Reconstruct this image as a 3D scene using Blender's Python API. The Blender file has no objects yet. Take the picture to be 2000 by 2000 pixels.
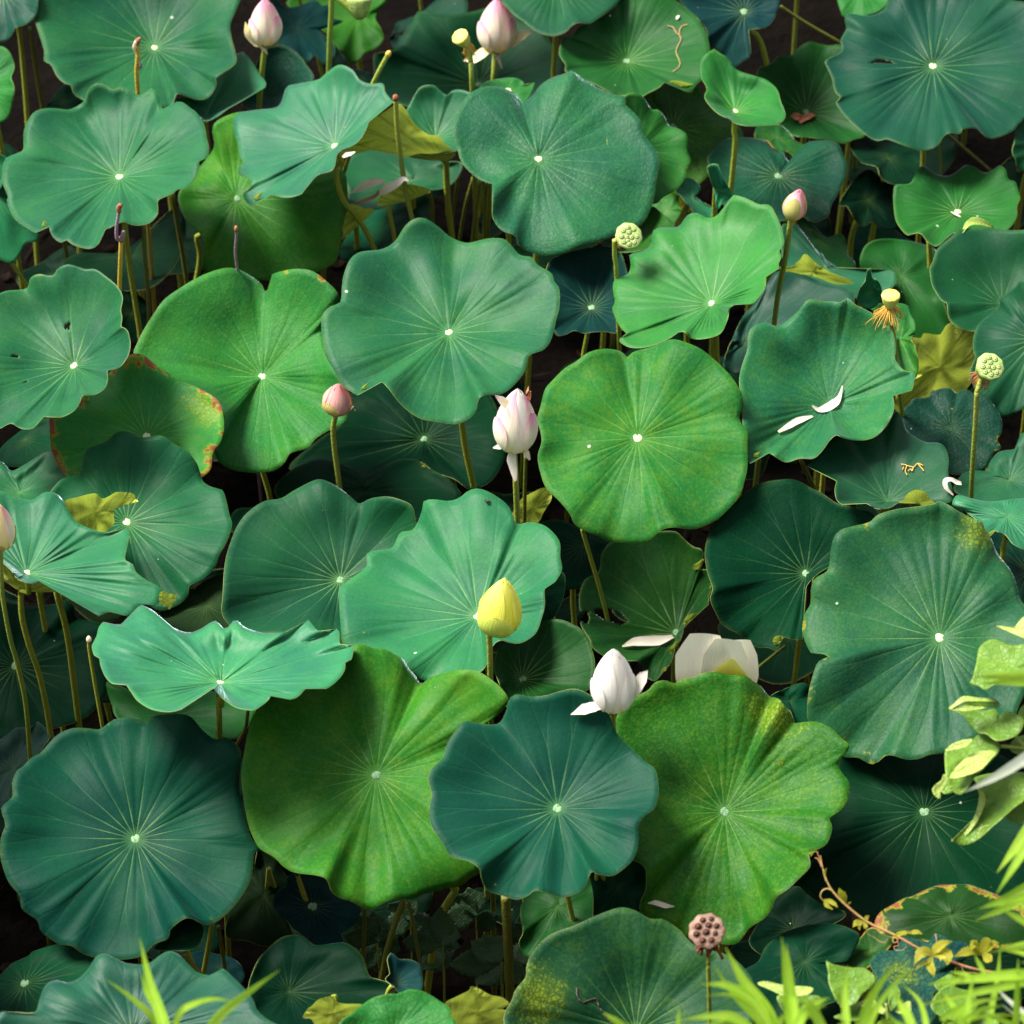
import bpy, math, random
import numpy as np
from mathutils import Vector

scene = bpy.context.scene
COL = scene.collection
# ------------------------------------------------------------------ camera
PITCH = math.radians(42.0)
DIST = 9.0
FPX = 7495.0                      # focal length in pixels of a 2000 px wide frame
CAM = np.array([0.0, -DIST * math.cos(PITCH), DIST * math.sin(PITCH)])
FWD = np.array([0.0, math.cos(PITCH), -math.sin(PITCH)])
RGT = np.array([1.0, 0.0, 0.0])
UPV = np.array([0.0, math.sin(PITCH), math.cos(PITCH)])
GROUND = -1.25
cam = bpy.data.cameras.new('camera')
cam.sensor_width = 36.0
cam.lens = 36.0 * FPX / 2000.0
cam.clip_end = 500.0
cam.dof.use_dof = True
cam.dof.focus_distance = 9.0
cam.dof.aperture_fstop = cam.lens / 30.0
cam_ob = bpy.data.objects.new('camera', cam)
cam_ob.location = CAM
cam_ob.rotation_euler = (math.radians(90) - PITCH, 0, 0)
COL.objects.link(cam_ob)
scene.camera = cam_ob
scene.render.resolution_x = scene.render.resolution_y = 1024
# ------------------------------------------------------------------ light
SUN_EL, SUN_AZ = math.radians(58), math.radians(-72)     # azimuth measured from +Y towards +X
world = bpy.data.worlds.new('World')
scene.world = world
world.use_nodes = True
wn = world.node_tree
bg = wn.nodes['Background']
sky = wn.nodes.new('ShaderNodeTexSky')
sky.sky_type = 'NISHITA'
sky.sun_disc = False
sky.sun_elevation = SUN_EL
sky.sun_rotation = SUN_AZ
sky.air_density = 1.0
sky.dust_density = 2.5
grey = wn.nodes.new('ShaderNodeHueSaturation')          # thin overcast: a paler sky
grey.inputs['Saturation'].default_value = 0.3
wn.links.new(sky.outputs[0], grey.inputs['Color'])
wn.links.new(grey.outputs[0], bg.inputs[0])
bg.inputs[1].default_value = 0.075
sl = bpy.data.lights.new('sun', 'SUN')
sl.energy = 3.6
sl.angle = math.radians(22)
sl.color = (1.0, 0.95, 0.86)
so = bpy.data.objects.new('sun', sl)
sd = Vector((math.sin(SUN_AZ) * math.cos(SUN_EL), math.cos(SUN_AZ) * math.cos(SUN_EL), math.sin(SUN_EL)))
so.rotation_euler = sd.to_track_quat('Z', 'Y').to_euler()
so.location = sd * 30
COL.objects.link(so)
scene.view_settings.view_transform = 'Standard'
scene.view_settings.look = 'None'
scene.view_settings.gamma = 1.0
scene.view_settings.use_curve_mapping = False
scene.view_settings.exposure = 1.72
scene.render.engine = 'CYCLES'
scene.cycles.max_bounces = 5
scene.cycles.diffuse_bounces = 2

# ------------------------------------------------------------------ pixel helpers
OFF = {'0': 0, '1': 500, '2': 1000, '3': 1480}
def conv(code, pts):
    """numbers read in a view of the photograph -> pixels of the 2000 px frame"""
    a = np.array(pts, float).reshape(-1, 2)
    if code == 'F':
        return a / 0.966
    return a * (520.0 / 1932.0) + np.array([OFF[code[1]], OFF[code[0]]], float)
def P2(code, s):
    return conv(code, [float(v) for v in s.replace(',', ' ').split()])
def ray(p):
    p = np.asarray(p, float)
    x = (p[..., 0] - 1000.0) / FPX
    y = -(p[..., 1] - 1000.0) / FPX
    return FWD + x[..., None] * RGT + y[..., None] * UPV
def at_d(p, d):
    return CAM + ray(p) * np.asarray(d)[..., None]
def at_z(p, z):
    r = ray(p)
    return CAM + r * ((z - CAM[2]) / r[..., 2])[..., None]
def d_of_z(p, z):
    return float((z - CAM[2]) / ray(p)[..., 2])
def at_y(p, Y):
    r = ray(p)
    return CAM + r * ((Y - CAM[1]) / r[..., 1])[..., None]
def depth_of(P):
    return float(np.dot(np.asarray(P) - CAM, FWD))
def smooth(pts, n=8, closed=False):
    """Catmull-Rom through the points"""
    p = np.asarray(pts, float)
    if len(p) < 3:
        t = np.linspace(0, 1, n + 1)[:, None]
        return p[0] * (1 - t) + p[-1] * t
    if closed:
        q = np.vstack([p[-1], p, p[0], p[1]])
        m = len(p)
    else:
        q = np.vstack([2 * p[0] - p[1], p, 2 * p[-1] - p[-2]])
        m = len(p) - 1
    out = []
    t = (np.arange(n) / n)[:, None]
    for i in range(m):
        a, b, c, d = q[i], q[i + 1], q[i + 2], q[i + 3]
        out.append(0.5 * ((2 * b) + (c - a) * t + (2 * a - 5 * b + 4 * c - d) * t ** 2 + (3 * b - a - 3 * c + d) * t ** 3))
    out = np.vstack(out)
    if not closed:
        out = np.vstack([out, p[-1:]])
    return out
def sstep(a, b, x):
    t = np.clip((x - a) / (b - a), 0, 1)
    return t * t * (3 - 2 * t)

# ------------------------------------------------------------------ node helper
class NB:
    def __init__(s, name):
        s.m = bpy.data.materials.new(name)
        s.m.use_nodes = True
        s.t = s.m.node_tree
        s.t.nodes.clear()
        s.out = s.t.nodes.new('ShaderNodeOutputMaterial')
    def n(s, typ, **kw):
        nd = s.t.nodes.new(typ)
        for k, v in kw.items():
            setattr(nd, k, v)
        return nd
    def put(s, sock, v):
        if isinstance(v, bpy.types.NodeSocket):
            s.t.links.new(v, sock)
        elif v is not None:
            if isinstance(v, (tuple, list)) and len(v) == 3 and sock.type == 'RGBA':
                v = (*v, 1.0)
            sock.default_value = v
    def m_(s, op, a, b=None, c=None, clamp=False):
        nd = s.n('ShaderNodeMath', operation=op, use_clamp=clamp)
        s.put(nd.inputs[0], a)
        if b is not None: s.put(nd.inputs[1], b)
        if c is not None: s.put(nd.inputs[2], c)
        return nd.outputs[0]
    def ramp(s, x, a, b, lo=0.0, hi=1.0):
        nd = s.n('ShaderNodeMapRange', interpolation_type='SMOOTHSTEP')
        s.put(nd.inputs[0], x)
        for i, v in zip((1, 2, 3, 4), (a, b, lo, hi)): s.put(nd.inputs[i], v)
        return nd.outputs[0]
    def mix(s, f, a, b, mode='MIX'):
        nd = s.n('ShaderNodeMix', data_type='RGBA', blend_type=mode)
        s.put(nd.inputs[0], f); s.put(nd.inputs[6], a); s.put(nd.inputs[7], b)
        return nd.outputs[2]
    def noise(s, vec, scale, detail=3.0, rough=0.55):
        nd = s.n('ShaderNodeTexNoise')
        s.put(nd.inputs['Vector'], vec); nd.inputs['Scale'].default_value = scale
        nd.inputs['Detail'].default_value = detail; nd.inputs['Roughness'].default_value = rough
        return nd.outputs[0]
    def vor(s, vec, scale, feat='F1', out=0):
        nd = s.n('ShaderNodeTexVoronoi', feature=feat)
        s.put(nd.inputs['Vector'], vec); nd.inputs['Scale'].default_value = scale
        return nd.outputs[out]
    def attr(s, name, fac=True):
        nd = s.n('ShaderNodeAttribute', attribute_type='OBJECT', attribute_name=name)
        return nd.outputs['Fac' if fac else 'Color']
    def uv(s):
        sp = s.n('ShaderNodeSeparateXYZ')
        s.t.links.new(s.n('ShaderNodeUVMap').outputs[0], sp.inputs[0])
        return sp.outputs[0], sp.outputs[1]
    def obj(s):
        return s.n('ShaderNodeTexCoord').outputs['Object']
    def bump(s, h, dist, strength=1.0):
        nd = s.n('ShaderNodeBump')
        s.put(nd.inputs['Height'], h); nd.inputs['Distance'].default_value = dist; nd.inputs['Strength'].default_value = strength
        return nd.outputs[0]
    def bsdf(s, base, rough=0.5, normal=None, spec=0.5, sheen=0.0, sheen_tint=(1, 1, 1), sss=None, transl=0.0, tcol=None):
        b = s.n('ShaderNodeBsdfPrincipled')
        s.put(b.inputs['Base Color'], base); s.put(b.inputs['Roughness'], rough)
        s.put(b.inputs['Specular IOR Level'], spec)
        if normal is not None: s.put(b.inputs['Normal'], normal)
        if not (isinstance(sheen, float) and sheen == 0):
            s.put(b.inputs['Sheen Weight'], sheen); s.put(b.inputs['Sheen Tint'], sheen_tint)
            b.inputs['Sheen Roughness'].default_value = 0.2
        o = b.outputs[0]
        if transl:
            t = s.n('ShaderNodeBsdfTranslucent')
            s.put(t.inputs[0], tcol if tcol is not None else base)
            mx = s.n('ShaderNodeMixShader')
            s.put(mx.inputs[0], transl)
            s.t.links.new(o, mx.inputs[1]); s.t.links.new(t.outputs[0], mx.inputs[2])
            o = mx.outputs[0]
        s.t.links.new(o, s.out.inputs[0])
        return s.m

def vein_lines(N, u, v, rad, width, vec):
    """distance to the nearest radiating vein; each vein forks towards the rim"""
    wob = N.m_('SUBTRACT', N.noise(vec, 7.0, 2.0), 0.5)
    u = N.m_('ADD', u, N.m_('MULTIPLY', N.m_('MULTIPLY', wob, 0.5), v))
    cell = N.m_('FLOOR', N.m_('ADD', u, 0.5))
    a = N.m_('ABSOLUTE', N.m_('SUBTRACT', u, cell))
    wn_ = N.n('ShaderNodeTexWhiteNoise', noise_dimensions='1D')
    N.put(wn_.inputs['W'], N.m_('ADD', cell, N.m_('MULTIPLY', N.attr('seed'), 37.0)))
    fork = N.m_('ADD', 0.46, N.m_('MULTIPLY', wn_.outputs[0], 0.3))
    past = N.m_('MAXIMUM', N.m_('SUBTRACT', v, fork), 0.0)
    b = N.m_('ABSOLUTE', N.m_('SUBTRACT', a, N.m_('MULTIPLY', past, 0.62)))
    d = N.m_('MULTIPLY', N.m_('MULTIPLY', b, N.m_('MULTIPLY', v, rad)), 0.2856)       # 2 pi / 22
    w = N.m_('MULTIPLY', width, N.m_('MULTIPLY', N.ramp(v, 0.0, 0.25, 0.16, 1.0), N.ramp(v, 0.2, 1.0, 1.0, 0.5)))
    return N.ramp(d, N.m_('MULTIPLY', w, 0.35), w, 1.0, 0.0), d, b

def leaf_top(name='lotus_leaf_top'):
    N = NB(name)
    u, v = N.uv()
    vec = N.n('ShaderNodeVectorMath', operation='ADD')
    sd_ = N.n('ShaderNodeCombineXYZ')
    for i in range(3): N.put(sd_.inputs[i], N.m_('MULTIPLY', N.attr('seed'), (3.1, 7.7, 5.3)[i]))
    N.t.links.new(N.obj(), vec.inputs[0]); N.t.links.new(sd_.outputs[0], vec.inputs[1])
    vec = vec.outputs[0]
    tint = N.attr('tint', False); mott = N.attr('mott'); brown = N.attr('brown'); crink = N.attr('crink'); rad = N.attr('rad')
    n_lo = N.noise(vec, 5.0, 3.0); n_mid = N.noise(vec, 22.0, 3.0, 0.6); n_hi = N.noise(vec, 130.0, 2.0, 0.7)
    c = N.mix(N.ramp(n_lo, 0.3, 0.7), N.mix(1.0, tint, (0.74, 0.80, 0.92), 'MULTIPLY'), N.mix(1.0, tint, (1.28, 1.18, 0.95), 'MULTIPLY'))
    c = N.mix(N.m_('MULTIPLY', N.ramp(n_hi, 0.40, 0.72), 0.28), c, N.mix(1.0, tint, (1.6, 1.35, 0.9), 'MULTIPLY'))
    # yellow-green mottling between the veins
    mk = N.m_('ADD', N.m_('MULTIPLY', n_mid, 0.4), N.m_('ADD', N.m_('MULTIPLY', n_lo, 0.3), N.m_('MULTIPLY', n_hi, 0.5)))
    mk = N.m_('MULTIPLY', N.ramp(mk, 0.50, 0.85), N.m_('MULTIPLY', mott, 0.85), clamp=True)
    c = N.mix(mk, c, (0.070, 0.145, 0.008))
    # a yellowed patch between the net of small veins
    pd = N.n('ShaderNodeVectorMath', operation='DISTANCE')
    N.t.links.new(N.obj(), pd.inputs[0]); N.t.links.new(N.attr('patch', False), pd.inputs[1])
    pf = N.m_('DIVIDE', pd.outputs['Value'], N.m_('MAXIMUM', N.attr('patchr'), 0.001))
    pf = N.ramp(N.m_('ADD', pf, N.m_('ADD', N.m_('MULTIPLY', N.m_('SUBTRACT', n_mid, 0.5), 1.8), N.m_('MULTIPLY', N.m_('SUBTRACT', n_hi, 0.5), 1.6))), 0.2, 1.15, 0.8, 0.0)
    pf = N.m_('MULTIPLY', pf, N.ramp(N.vor(vec, 95.0, 'DISTANCE_TO_EDGE'), 0.0, 0.2, 0.25, 1.0))
    c = N.mix(pf, c, (0.15, 0.21, 0.010))
    # light veins
    vl, d, b = vein_lines(N, u, v, rad, 0.0017, vec)
    fade = N.ramp(v, 0.03, 0.95, 0.40, 0.10)
    fade = N.m_('MULTIPLY', fade, N.ramp(N.noise(vec, 11.0, 2.0), 0.3, 0.6, 0.45, 1.0))
    vcol = N.mix(N.ramp(v, 0.0, 0.5), (0.26, 0.40, 0.10), N.mix(0.5, N.mix(1.0, tint, (2.6, 2.0, 2.0), 'MULTIPLY'), (0.12, 0.26, 0.10)))
    c = N.mix(N.m_('MULTIPLY', N.m_('MULTIPLY', vl, fade), N.attr('veinf')), c, vcol)
    c = N.mix(N.m_('MULTIPLY', N.ramp(v, 0.02, 0.13, 1.0, 0.0), N.m_('MULTIPLY', N.attr('veinf'), 0.2)), c, (0.09, 0.26, 0.07))
    # paler rim
    rim = N.m_('MULTIPLY', N.ramp(N.m_('ADD', v, N.m_('MULTIPLY', N.m_('SUBTRACT', n_mid, 0.5), 0.10)), 0.965, 1.01), 0.16)
    c = N.mix(rim, c, N.mix(0.5, N.mix(1.0, tint, (2.2, 1.5, 0.9), 'MULTIPLY'), (0.17, 0.22, 0.03)))
    # dried patches eaten in from the rim
    n_b = N.noise(vec, 16.0, 4.0, 0.65)
    bv = N.m_('ADD', v, N.m_('MULTIPLY', N.m_('SUBTRACT', n_b, 0.5), 0.9))
    thr = N.m_('SUBTRACT', 1.24, N.m_('MULTIPLY', brown, 0.30))
    on = N.ramp(brown, 0.02, 0.1)
    c = N.mix(N.m_('MULTIPLY', N.ramp(bv, N.m_('SUBTRACT', thr, 0.09), thr), on), c, (0.17, 0.17, 0.012))
    c = N.mix(N.m_('MULTIPLY', N.ramp(bv, N.m_('SUBTRACT', thr, 0.015), N.m_('ADD', thr, 0.015)), on), c, (0.16, 0.05, 0.018))
    # droppings and specks
    vd = N.n('ShaderNodeTexVoronoi'); N.put(vd.inputs['Vector'], vec); vd.inputs['Scale'].default_value = 17.0
    sp = N.n('ShaderNodeSeparateColor'); N.t.links.new(vd.outputs['Color'], sp.inputs[0])
    dot = N.m_('MULTIPLY', N.ramp(N.m_('ADD', vd.outputs['Distance'], N.m_('MULTIPLY', N.m_('SUBTRACT', n_hi, 0.5), 0.08)), N.m_('ADD', 0.014, N.m_('MULTIPLY', N.m_('POWER', sp.outputs[2], 4.0), 0.05)), N.m_('ADD', 0.030, N.m_('MULTIPLY', N.m_('POWER', sp.outputs[2], 4.0), 0.07)), 1.0, 0.0), N.m_('GREATER_THAN', sp.outputs[0], 0.62))
    c = N.mix(N.m_('MULTIPLY', dot, 0.75), c, N.mix(N.m_('GREATER_THAN', sp.outputs[1], 0.5), (0.40, 0.46, 0.36), (0.17, 0.12, 0.025)))
    # relief: veins, fine net, crinkles
    wv = N.n('ShaderNodeVectorMath', operation='ADD')
    cb = N.n('ShaderNodeCombineXYZ')
    for i in range(3): N.put(cb.inputs[i], N.m_('MULTIPLY', N.m_('SUBTRACT', n_mid, 0.5), 0.035))
    N.t.links.new(vec, wv.inputs[0]); N.t.links.new(cb.outputs[0], wv.inputs[1])
    net = N.ramp(N.vor(wv.outputs[0], 82.0, 'DISTANCE_TO_EDGE'), 0.0, 0.16)
    groove = N.ramp(d, 0.0, 0.006, -1.0, 0.0)
    h = N.m_('ADD', N.m_('MULTIPLY', groove, N.m_('MULTIPLY', N.attr('veinf'), 0.15)), N.m_('MULTIPLY', n_hi, 0.08))
    h = N.m_('ADD', h, N.m_('MULTIPLY', N.m_('MULTIPLY', net, 0.35), N.m_('ADD', 0.12, crink)))
    h = N.m_('ADD', h, N.m_('MULTIPLY', n_mid, N.m_('MULTIPLY', crink, 3.2)))
    h = N.m_('ADD', h, N.m_('MULTIPLY', n_mid, 0.6))
    c = N.mix(N.m_('MULTIPLY', N.m_('MULTIPLY', N.m_('SUBTRACT', 1.0, net), N.m_('ADD', crink, 0.3)), 0.55), c, N.mix(1.0, tint, (0.5, 0.5, 0.5), 'MULTIPLY'))
    rough = N.m_('ADD', 0.46, N.m_('MULTIPLY', n_mid, 0.16))
    return N.bsdf(c, rough, N.bump(h, 0.0022), N.m_('MULTIPLY', N.attr('wax'), 0.5), N.m_('MULTIPLY', N.attr('wax'), 1.15), (0.62, 0.86, 0.96), transl=0.06, tcol=N.mix(1.0, c, (1.5, 1.5, 0.6), 'MULTIPLY'))

def leaf_under(name='lotus_leaf_underside'):
    N = NB(name)
    u, v = N.uv(); vec = N.obj()
    vl, d, b = vein_lines(N, u, v, N.attr('rad'), 0.0042, vec)
    n = N.noise(vec, 9.0, 4.0); n2 = N.noise(vec, 70.0, 3.0)
    net = N.ramp(N.vor(vec, 55.0, 'DISTANCE_TO_EDGE'), 0.0, 0.12, 1.0, 0.0)
    c = N.mix(N.ramp(n, 0.3, 0.7), (0.48, 0.58, 0.06), (0.62, 0.70, 0.14))
    c = N.mix(N.m_('MULTIPLY', net, 0.28), c, (0.24, 0.28, 0.03))
    c = N.mix(N.m_('MULTIPLY', vl, 0.7), c, (0.22, 0.26, 0.025))
    h = N.m_('ADD', N.m_('MULTIPLY', vl, 1.0), N.m_('ADD', N.m_('MULTIPLY', net, 0.3), N.m_('MULTIPLY', n2, 0.3)))
    return N.bsdf(c, 0.6, N.bump(h, 0.003), 0.2, transl=0.35, tcol=(0.40, 0.50, 0.06))

def noise_mat(name, c1, c2, scale=30.0, rough=0.6, bump=0.002, c3=None, transl=0.0, spec=0.4, sheen=0.0, detail=4.0):
    N = NB(name); vec = N.obj()
    n = N.noise(vec, scale, detail); n2 = N.noise(vec, scale * 4, 3.0)
    c = N.mix(N.ramp(n, 0.32, 0.68), c1, c2)
    if c3: c = N.mix(N.ramp(n2, 0.55, 0.7), c, c3)
    return N.bsdf(c, rough, N.bump(N.m_('ADD', n, N.m_('MULTIPLY', n2, 0.5)), bump), spec, sheen, transl=transl)

def stalk_mat(name, c1, c2):
    N = NB(name); vec = N.obj()
    n = N.noise(vec, 6.0, 3.0); n2 = N.noise(vec, 160.0, 2.0)
    c = N.mix(N.ramp(n, 0.3, 0.7), c1, c2)
    c = N.mix(N.m_('MULTIPLY', N.ramp(n2, 0.62, 0.75), 0.5), c, (0.10, 0.06, 0.012))
    return N.bsdf(c, 0.5, N.bump(n2, 0.003), 0.4)

def petal_mat(name, base, body, tip, tip_at=0.55, transl=0.38):
    """petal: v runs from base to tip, u across; fine streaks along its length"""
    N = NB(name); u, v = N.uv()
    st = N.n('ShaderNodeCombineXYZ'); N.put(st.inputs[0], N.m_('MULTIPLY', u, 26.0)); N.put(st.inputs[1], N.m_('MULTIPLY', v, 1.6)); N.put(st.inputs[2], N.attr('seed'))
    s = N.noise(st.outputs[0], 1.0, 3.0)
    g = N.m_('ADD', v, N.m_('MULTIPLY', N.m_('SUBTRACT', s, 0.5), 0.22))
    c = N.mix(N.ramp(g, 0.05, 0.45), base, body)
    edge = N.m_('MULTIPLY', N.ramp(N.m_('ABSOLUTE', N.m_('SUBTRACT', u, 0.5)), 0.38, 0.5), 0.55)
    c = N.mix(N.m_('MAXIMUM', N.ramp(g, tip_at, tip_at + 0.45), N.m_('MULTIPLY', edge, N.ramp(v, 0.3, 0.7))), c, tip)
    c = N.mix(N.m_('MULTIPLY', N.ramp(s, 0.55, 0.75), 0.3), c, N.mix(1.0, c, (0.88, 0.80, 0.72), 'MULTIPLY'))
    return N.bsdf(c, 0.5, N.bump(s, 0.0016), 0.25, 0.1, transl=transl)

def blade_mat(name, c1, c2, mid, transl=0.55):
    N = NB(name); u, v = N.uv(); vec = N.obj()
    n = N.noise(vec, 12.0, 3.0)
    st = N.n('ShaderNodeTexWave'); st.wave_type = 'BANDS'
    N.put(st.inputs['Vector'], N.n('ShaderNodeUVMap').outputs[0]); st.inputs['Scale'].default_value = 3.0
    c = N.mix(N.ramp(n, 0.3, 0.7), c1, c2)
    c = N.mix(N.ramp(N.m_('ABSOLUTE', N.m_('SUBTRACT', u, 0.5)), 0.02, 0.09, 0.8, 0.0), c, mid)
    return N.bsdf(c, 0.45, N.bump(st.outputs[0], 0.0006), 0.25, transl=transl)

def net_mat(name, c1, c2, vein, transl=0.3):
    N = NB(name); vec = N.obj(); u, v = N.uv()
    n = N.noise(vec, 14.0, 3.0)
    net = N.ramp(N.vor(vec, 75.0, 'DISTANCE_TO_EDGE'), 0.0, 0.09, 1.0, 0.0)
    c = N.mix(N.ramp(n, 0.3, 0.7), c1, c2)
    c = N.mix(N.m_('MULTIPLY', net, 0.3), c, vein)
    c = N.mix(N.ramp(v, 0.9, 1.0, 0.0, 0.5), c, vein)
    return N.bsdf(c, 0.5, N.bump(net, 0.001), 0.4, transl=transl)

M = {}
M['top'] = leaf_top()
M['under'] = leaf_under()
M['rim'] = noise_mat('leaf_rim', (0.13, 0.19, 0.035), (0.20, 0.24, 0.06), 20)
M['rimdark'] = noise_mat('leaf_rim_dry', (0.20, 0.20, 0.04), (0.22, 0.09, 0.03), 30)
M['hub'] = noise_mat('leaf_hub', (0.36, 0.46, 0.22), (0.52, 0.58, 0.36), 90, 0.6, 0.002)
M['hubdark'] = noise_mat('leaf_hub_green', (0.09, 0.20, 0.09), (0.18, 0.30, 0.16), 90, 0.6, 0.002)  # greener, dimmer hub of dark leaves; paints in the shade on low ones
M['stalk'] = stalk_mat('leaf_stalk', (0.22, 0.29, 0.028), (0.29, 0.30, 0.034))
M['stalkdim'] = stalk_mat('shaded_stalk', (0.09, 0.12, 0.014), (0.13, 0.12, 0.016))  # darker copy of the stalk colour, with the gap shade painted in
M['stalkgreen'] = stalk_mat('flower_stalk', (0.17, 0.26, 0.035), (0.26, 0.28, 0.04))
M['stalkyellow'] = stalk_mat('dry_stalk', (0.42, 0.30, 0.03), (0.52, 0.38, 0.07))
M['stalkdry'] = stalk_mat('withered_stalk', (0.16, 0.10, 0.13), (0.26, 0.18, 0.22))
M['pink'] = petal_mat('petal_pink', (0.88, 0.78, 0.36), (0.93, 0.86, 0.68), (0.86, 0.34, 0.56), 0.58)
M['white'] = petal_mat('petal_white', (0.86, 0.82, 0.56), (0.94, 0.92, 0.86), (0.92, 0.74, 0.76), 0.78)
M['cream'] = petal_mat('petal_cream', (0.84, 0.74, 0.32), (0.90, 0.80, 0.46), (0.84, 0.66, 0.50), 0.7)
M['bloom'] = petal_mat('petal_bloom', (0.92, 0.86, 0.52), (0.96, 0.93, 0.78), (0.95, 0.88, 0.66), 0.8, 0.12)
M['rose'] = petal_mat('petal_rose', (0.62, 0.52, 0.24), (0.76, 0.46, 0.40), (0.74, 0.26, 0.32), 0.62)
M['sepal'] = petal_mat('petal_greenish', (0.44, 0.46, 0.10), (0.58, 0.54, 0.18), (0.62, 0.40, 0.18), 0.8)
M['sepalgreen'] = petal_mat('petal_lime', (0.36, 0.52, 0.07), (0.62, 0.74, 0.13), (0.78, 0.80, 0.18), 0.7)
M['yellow'] = petal_mat('petal_yellow', (0.50, 0.66, 0.10), (0.90, 0.89, 0.13), (0.93, 0.92, 0.24), 0.55)
M['pod'] = noise_mat('seed_pod_green', (0.16, 0.24, 0.05), (0.26, 0.34, 0.09), 40, 0.6, 0.002)
M['podface'] = noise_mat('seed_pod_face', (0.27, 0.38, 0.10), (0.38, 0.48, 0.17), 60, 0.65, 0.002)
M['podyellow'] = noise_mat('seed_pod_yellow', (0.42, 0.40, 0.06), (0.56, 0.52, 0.14), 50, 0.6, 0.002)
M['podbrown'] = noise_mat('seed_pod_dry', (0.12, 0.060, 0.038), (0.24, 0.155, 0.115), 45, 0.75, 0.004)
M['hole'] = noise_mat('painted_seed_hole', (0.045, 0.012, 0.005), (0.09, 0.026, 0.010), 60, 0.8, 0.003)  # darkened so shallow dishes look deep: the shade inside is painted
M['seed'] = noise_mat('seed', (0.09, 0.14, 0.03), (0.13, 0.18, 0.04), 200, 0.5, 0.001)
M['stamen'] = noise_mat('stamen', (0.44, 0.22, 0.02), (0.56, 0.36, 0.06), 60, 0.7, 0.001)
M['stamenbrown'] = noise_mat('stamen_brown', (0.32, 0.10, 0.03), (0.46, 0.20, 0.05), 60, 0.7, 0.001)
M['husk'] = noise_mat('dry_husk', (0.14, 0.025, 0.018), (0.24, 0.07, 0.04), 60, 0.75, 0.004)
M['deadleaf'] = noise_mat('dead_leaf', (0.18, 0.05, 0.022), (0.34, 0.13, 0.06), 40, 0.75, 0.006)
M['oldpetal'] = petal_mat('petal_old', (0.78, 0.66, 0.50), (0.90, 0.78, 0.64), (0.45, 0.22, 0.12), 0.8)
M['whitepetal'] = petal_mat('petal_fallen', (0.80, 0.68, 0.54), (0.87, 0.80, 0.71), (0.60, 0.40, 0.28), 0.82)
M['grass'] = blade_mat('grass_blade', (0.26, 0.50, 0.025), (0.42, 0.66, 0.05), (0.50, 0.70, 0.12))
M['grasspale'] = blade_mat('grass_blade_pale', (0.62, 0.70, 0.50), (0.80, 0.84, 0.72), (0.8, 0.85, 0.7))
M['shrub'] = net_mat('shrub_leaf', (0.065, 0.165, 0.008), (0.125, 0.25, 0.018), (0.20, 0.32, 0.04))
M['shrubpale'] = net_mat('shrub_leaf_back', (0.28, 0.40, 0.07), (0.40, 0.50, 0.13), (0.34, 0.46, 0.10))
M['vine'] = blade_mat('vine_leaf', (0.42, 0.44, 0.03), (0.58, 0.56, 0.07), (0.42, 0.30, 0.05))
M['vinestem'] = noise_mat('vine_stem', (0.34, 0.24, 0.07), (0.40, 0.16, 0.09), 20, 0.55, 0.001)
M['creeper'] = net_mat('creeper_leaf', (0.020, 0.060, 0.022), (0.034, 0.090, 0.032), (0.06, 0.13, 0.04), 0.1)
M['black'] = noise_mat('insect', (0.02, 0.018, 0.015), (0.05, 0.04, 0.03), 200, 0.4, 0.001)
M['mud'] = noise_mat('mud', (0.0016, 0.0011, 0.0008), (0.0032, 0.0022, 0.0014), 7, 0.9, 0.02, (0.001, 0.0009, 0.0007), spec=0.03)  # far darker than wet mud: the shade of the gaps is painted in
M['soil'] = noise_mat('bank_soil', (0.030, 0.022, 0.012), (0.055, 0.045, 0.018), 9, 0.9, 0.03, (0.02, 0.04, 0.008), spec=0.1)
M['litter'] = noise_mat('litter', (0.004, 0.0028, 0.002), (0.011, 0.006, 0.0035), 9, 0.9, 0.004, spec=0.05)  # darkened along with the mud, gap shade put into the colour

# ------------------------------------------------------------------ object helpers
def link(name, me, parent=None, loc=(0, 0, 0)):
    o = bpy.data.objects.new(name, me)
    COL.objects.link(o)
    if parent is not None: o.parent = parent
    else: o.location = loc
    return o
def tag(o, label, cat, group=None):
    o['label'] = label; o['category'] = cat
    if group: o['group'] = group
    return o
def root(name, loc, label, cat, group=None):
    o = bpy.data.objects.new(name, None)
    o.empty_display_size = 0.05
    o.location = loc
    COL.objects.link(o)
    return tag(o, label, cat, group)
def mesh(name, verts, faces, mats, uvs=None, fmat=None, flat=False):
    me = bpy.data.meshes.new(name)
    me.from_pydata([tuple(map(float, v)) for v in verts], [], faces)
    for m in mats: me.materials.append(m)
    if uvs is not None:
        l = me.uv_layers.new(name='UVMap')
        l.data.foreach_set('uv', np.asarray(uvs, np.float32).ravel())
    if fmat is not None:
        me.polygons.foreach_set('material_index', fmat)
    if not flat:
        me.polygons.foreach_set('use_smooth', [True] * len(me.polygons))
    me.update()
    return me
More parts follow.
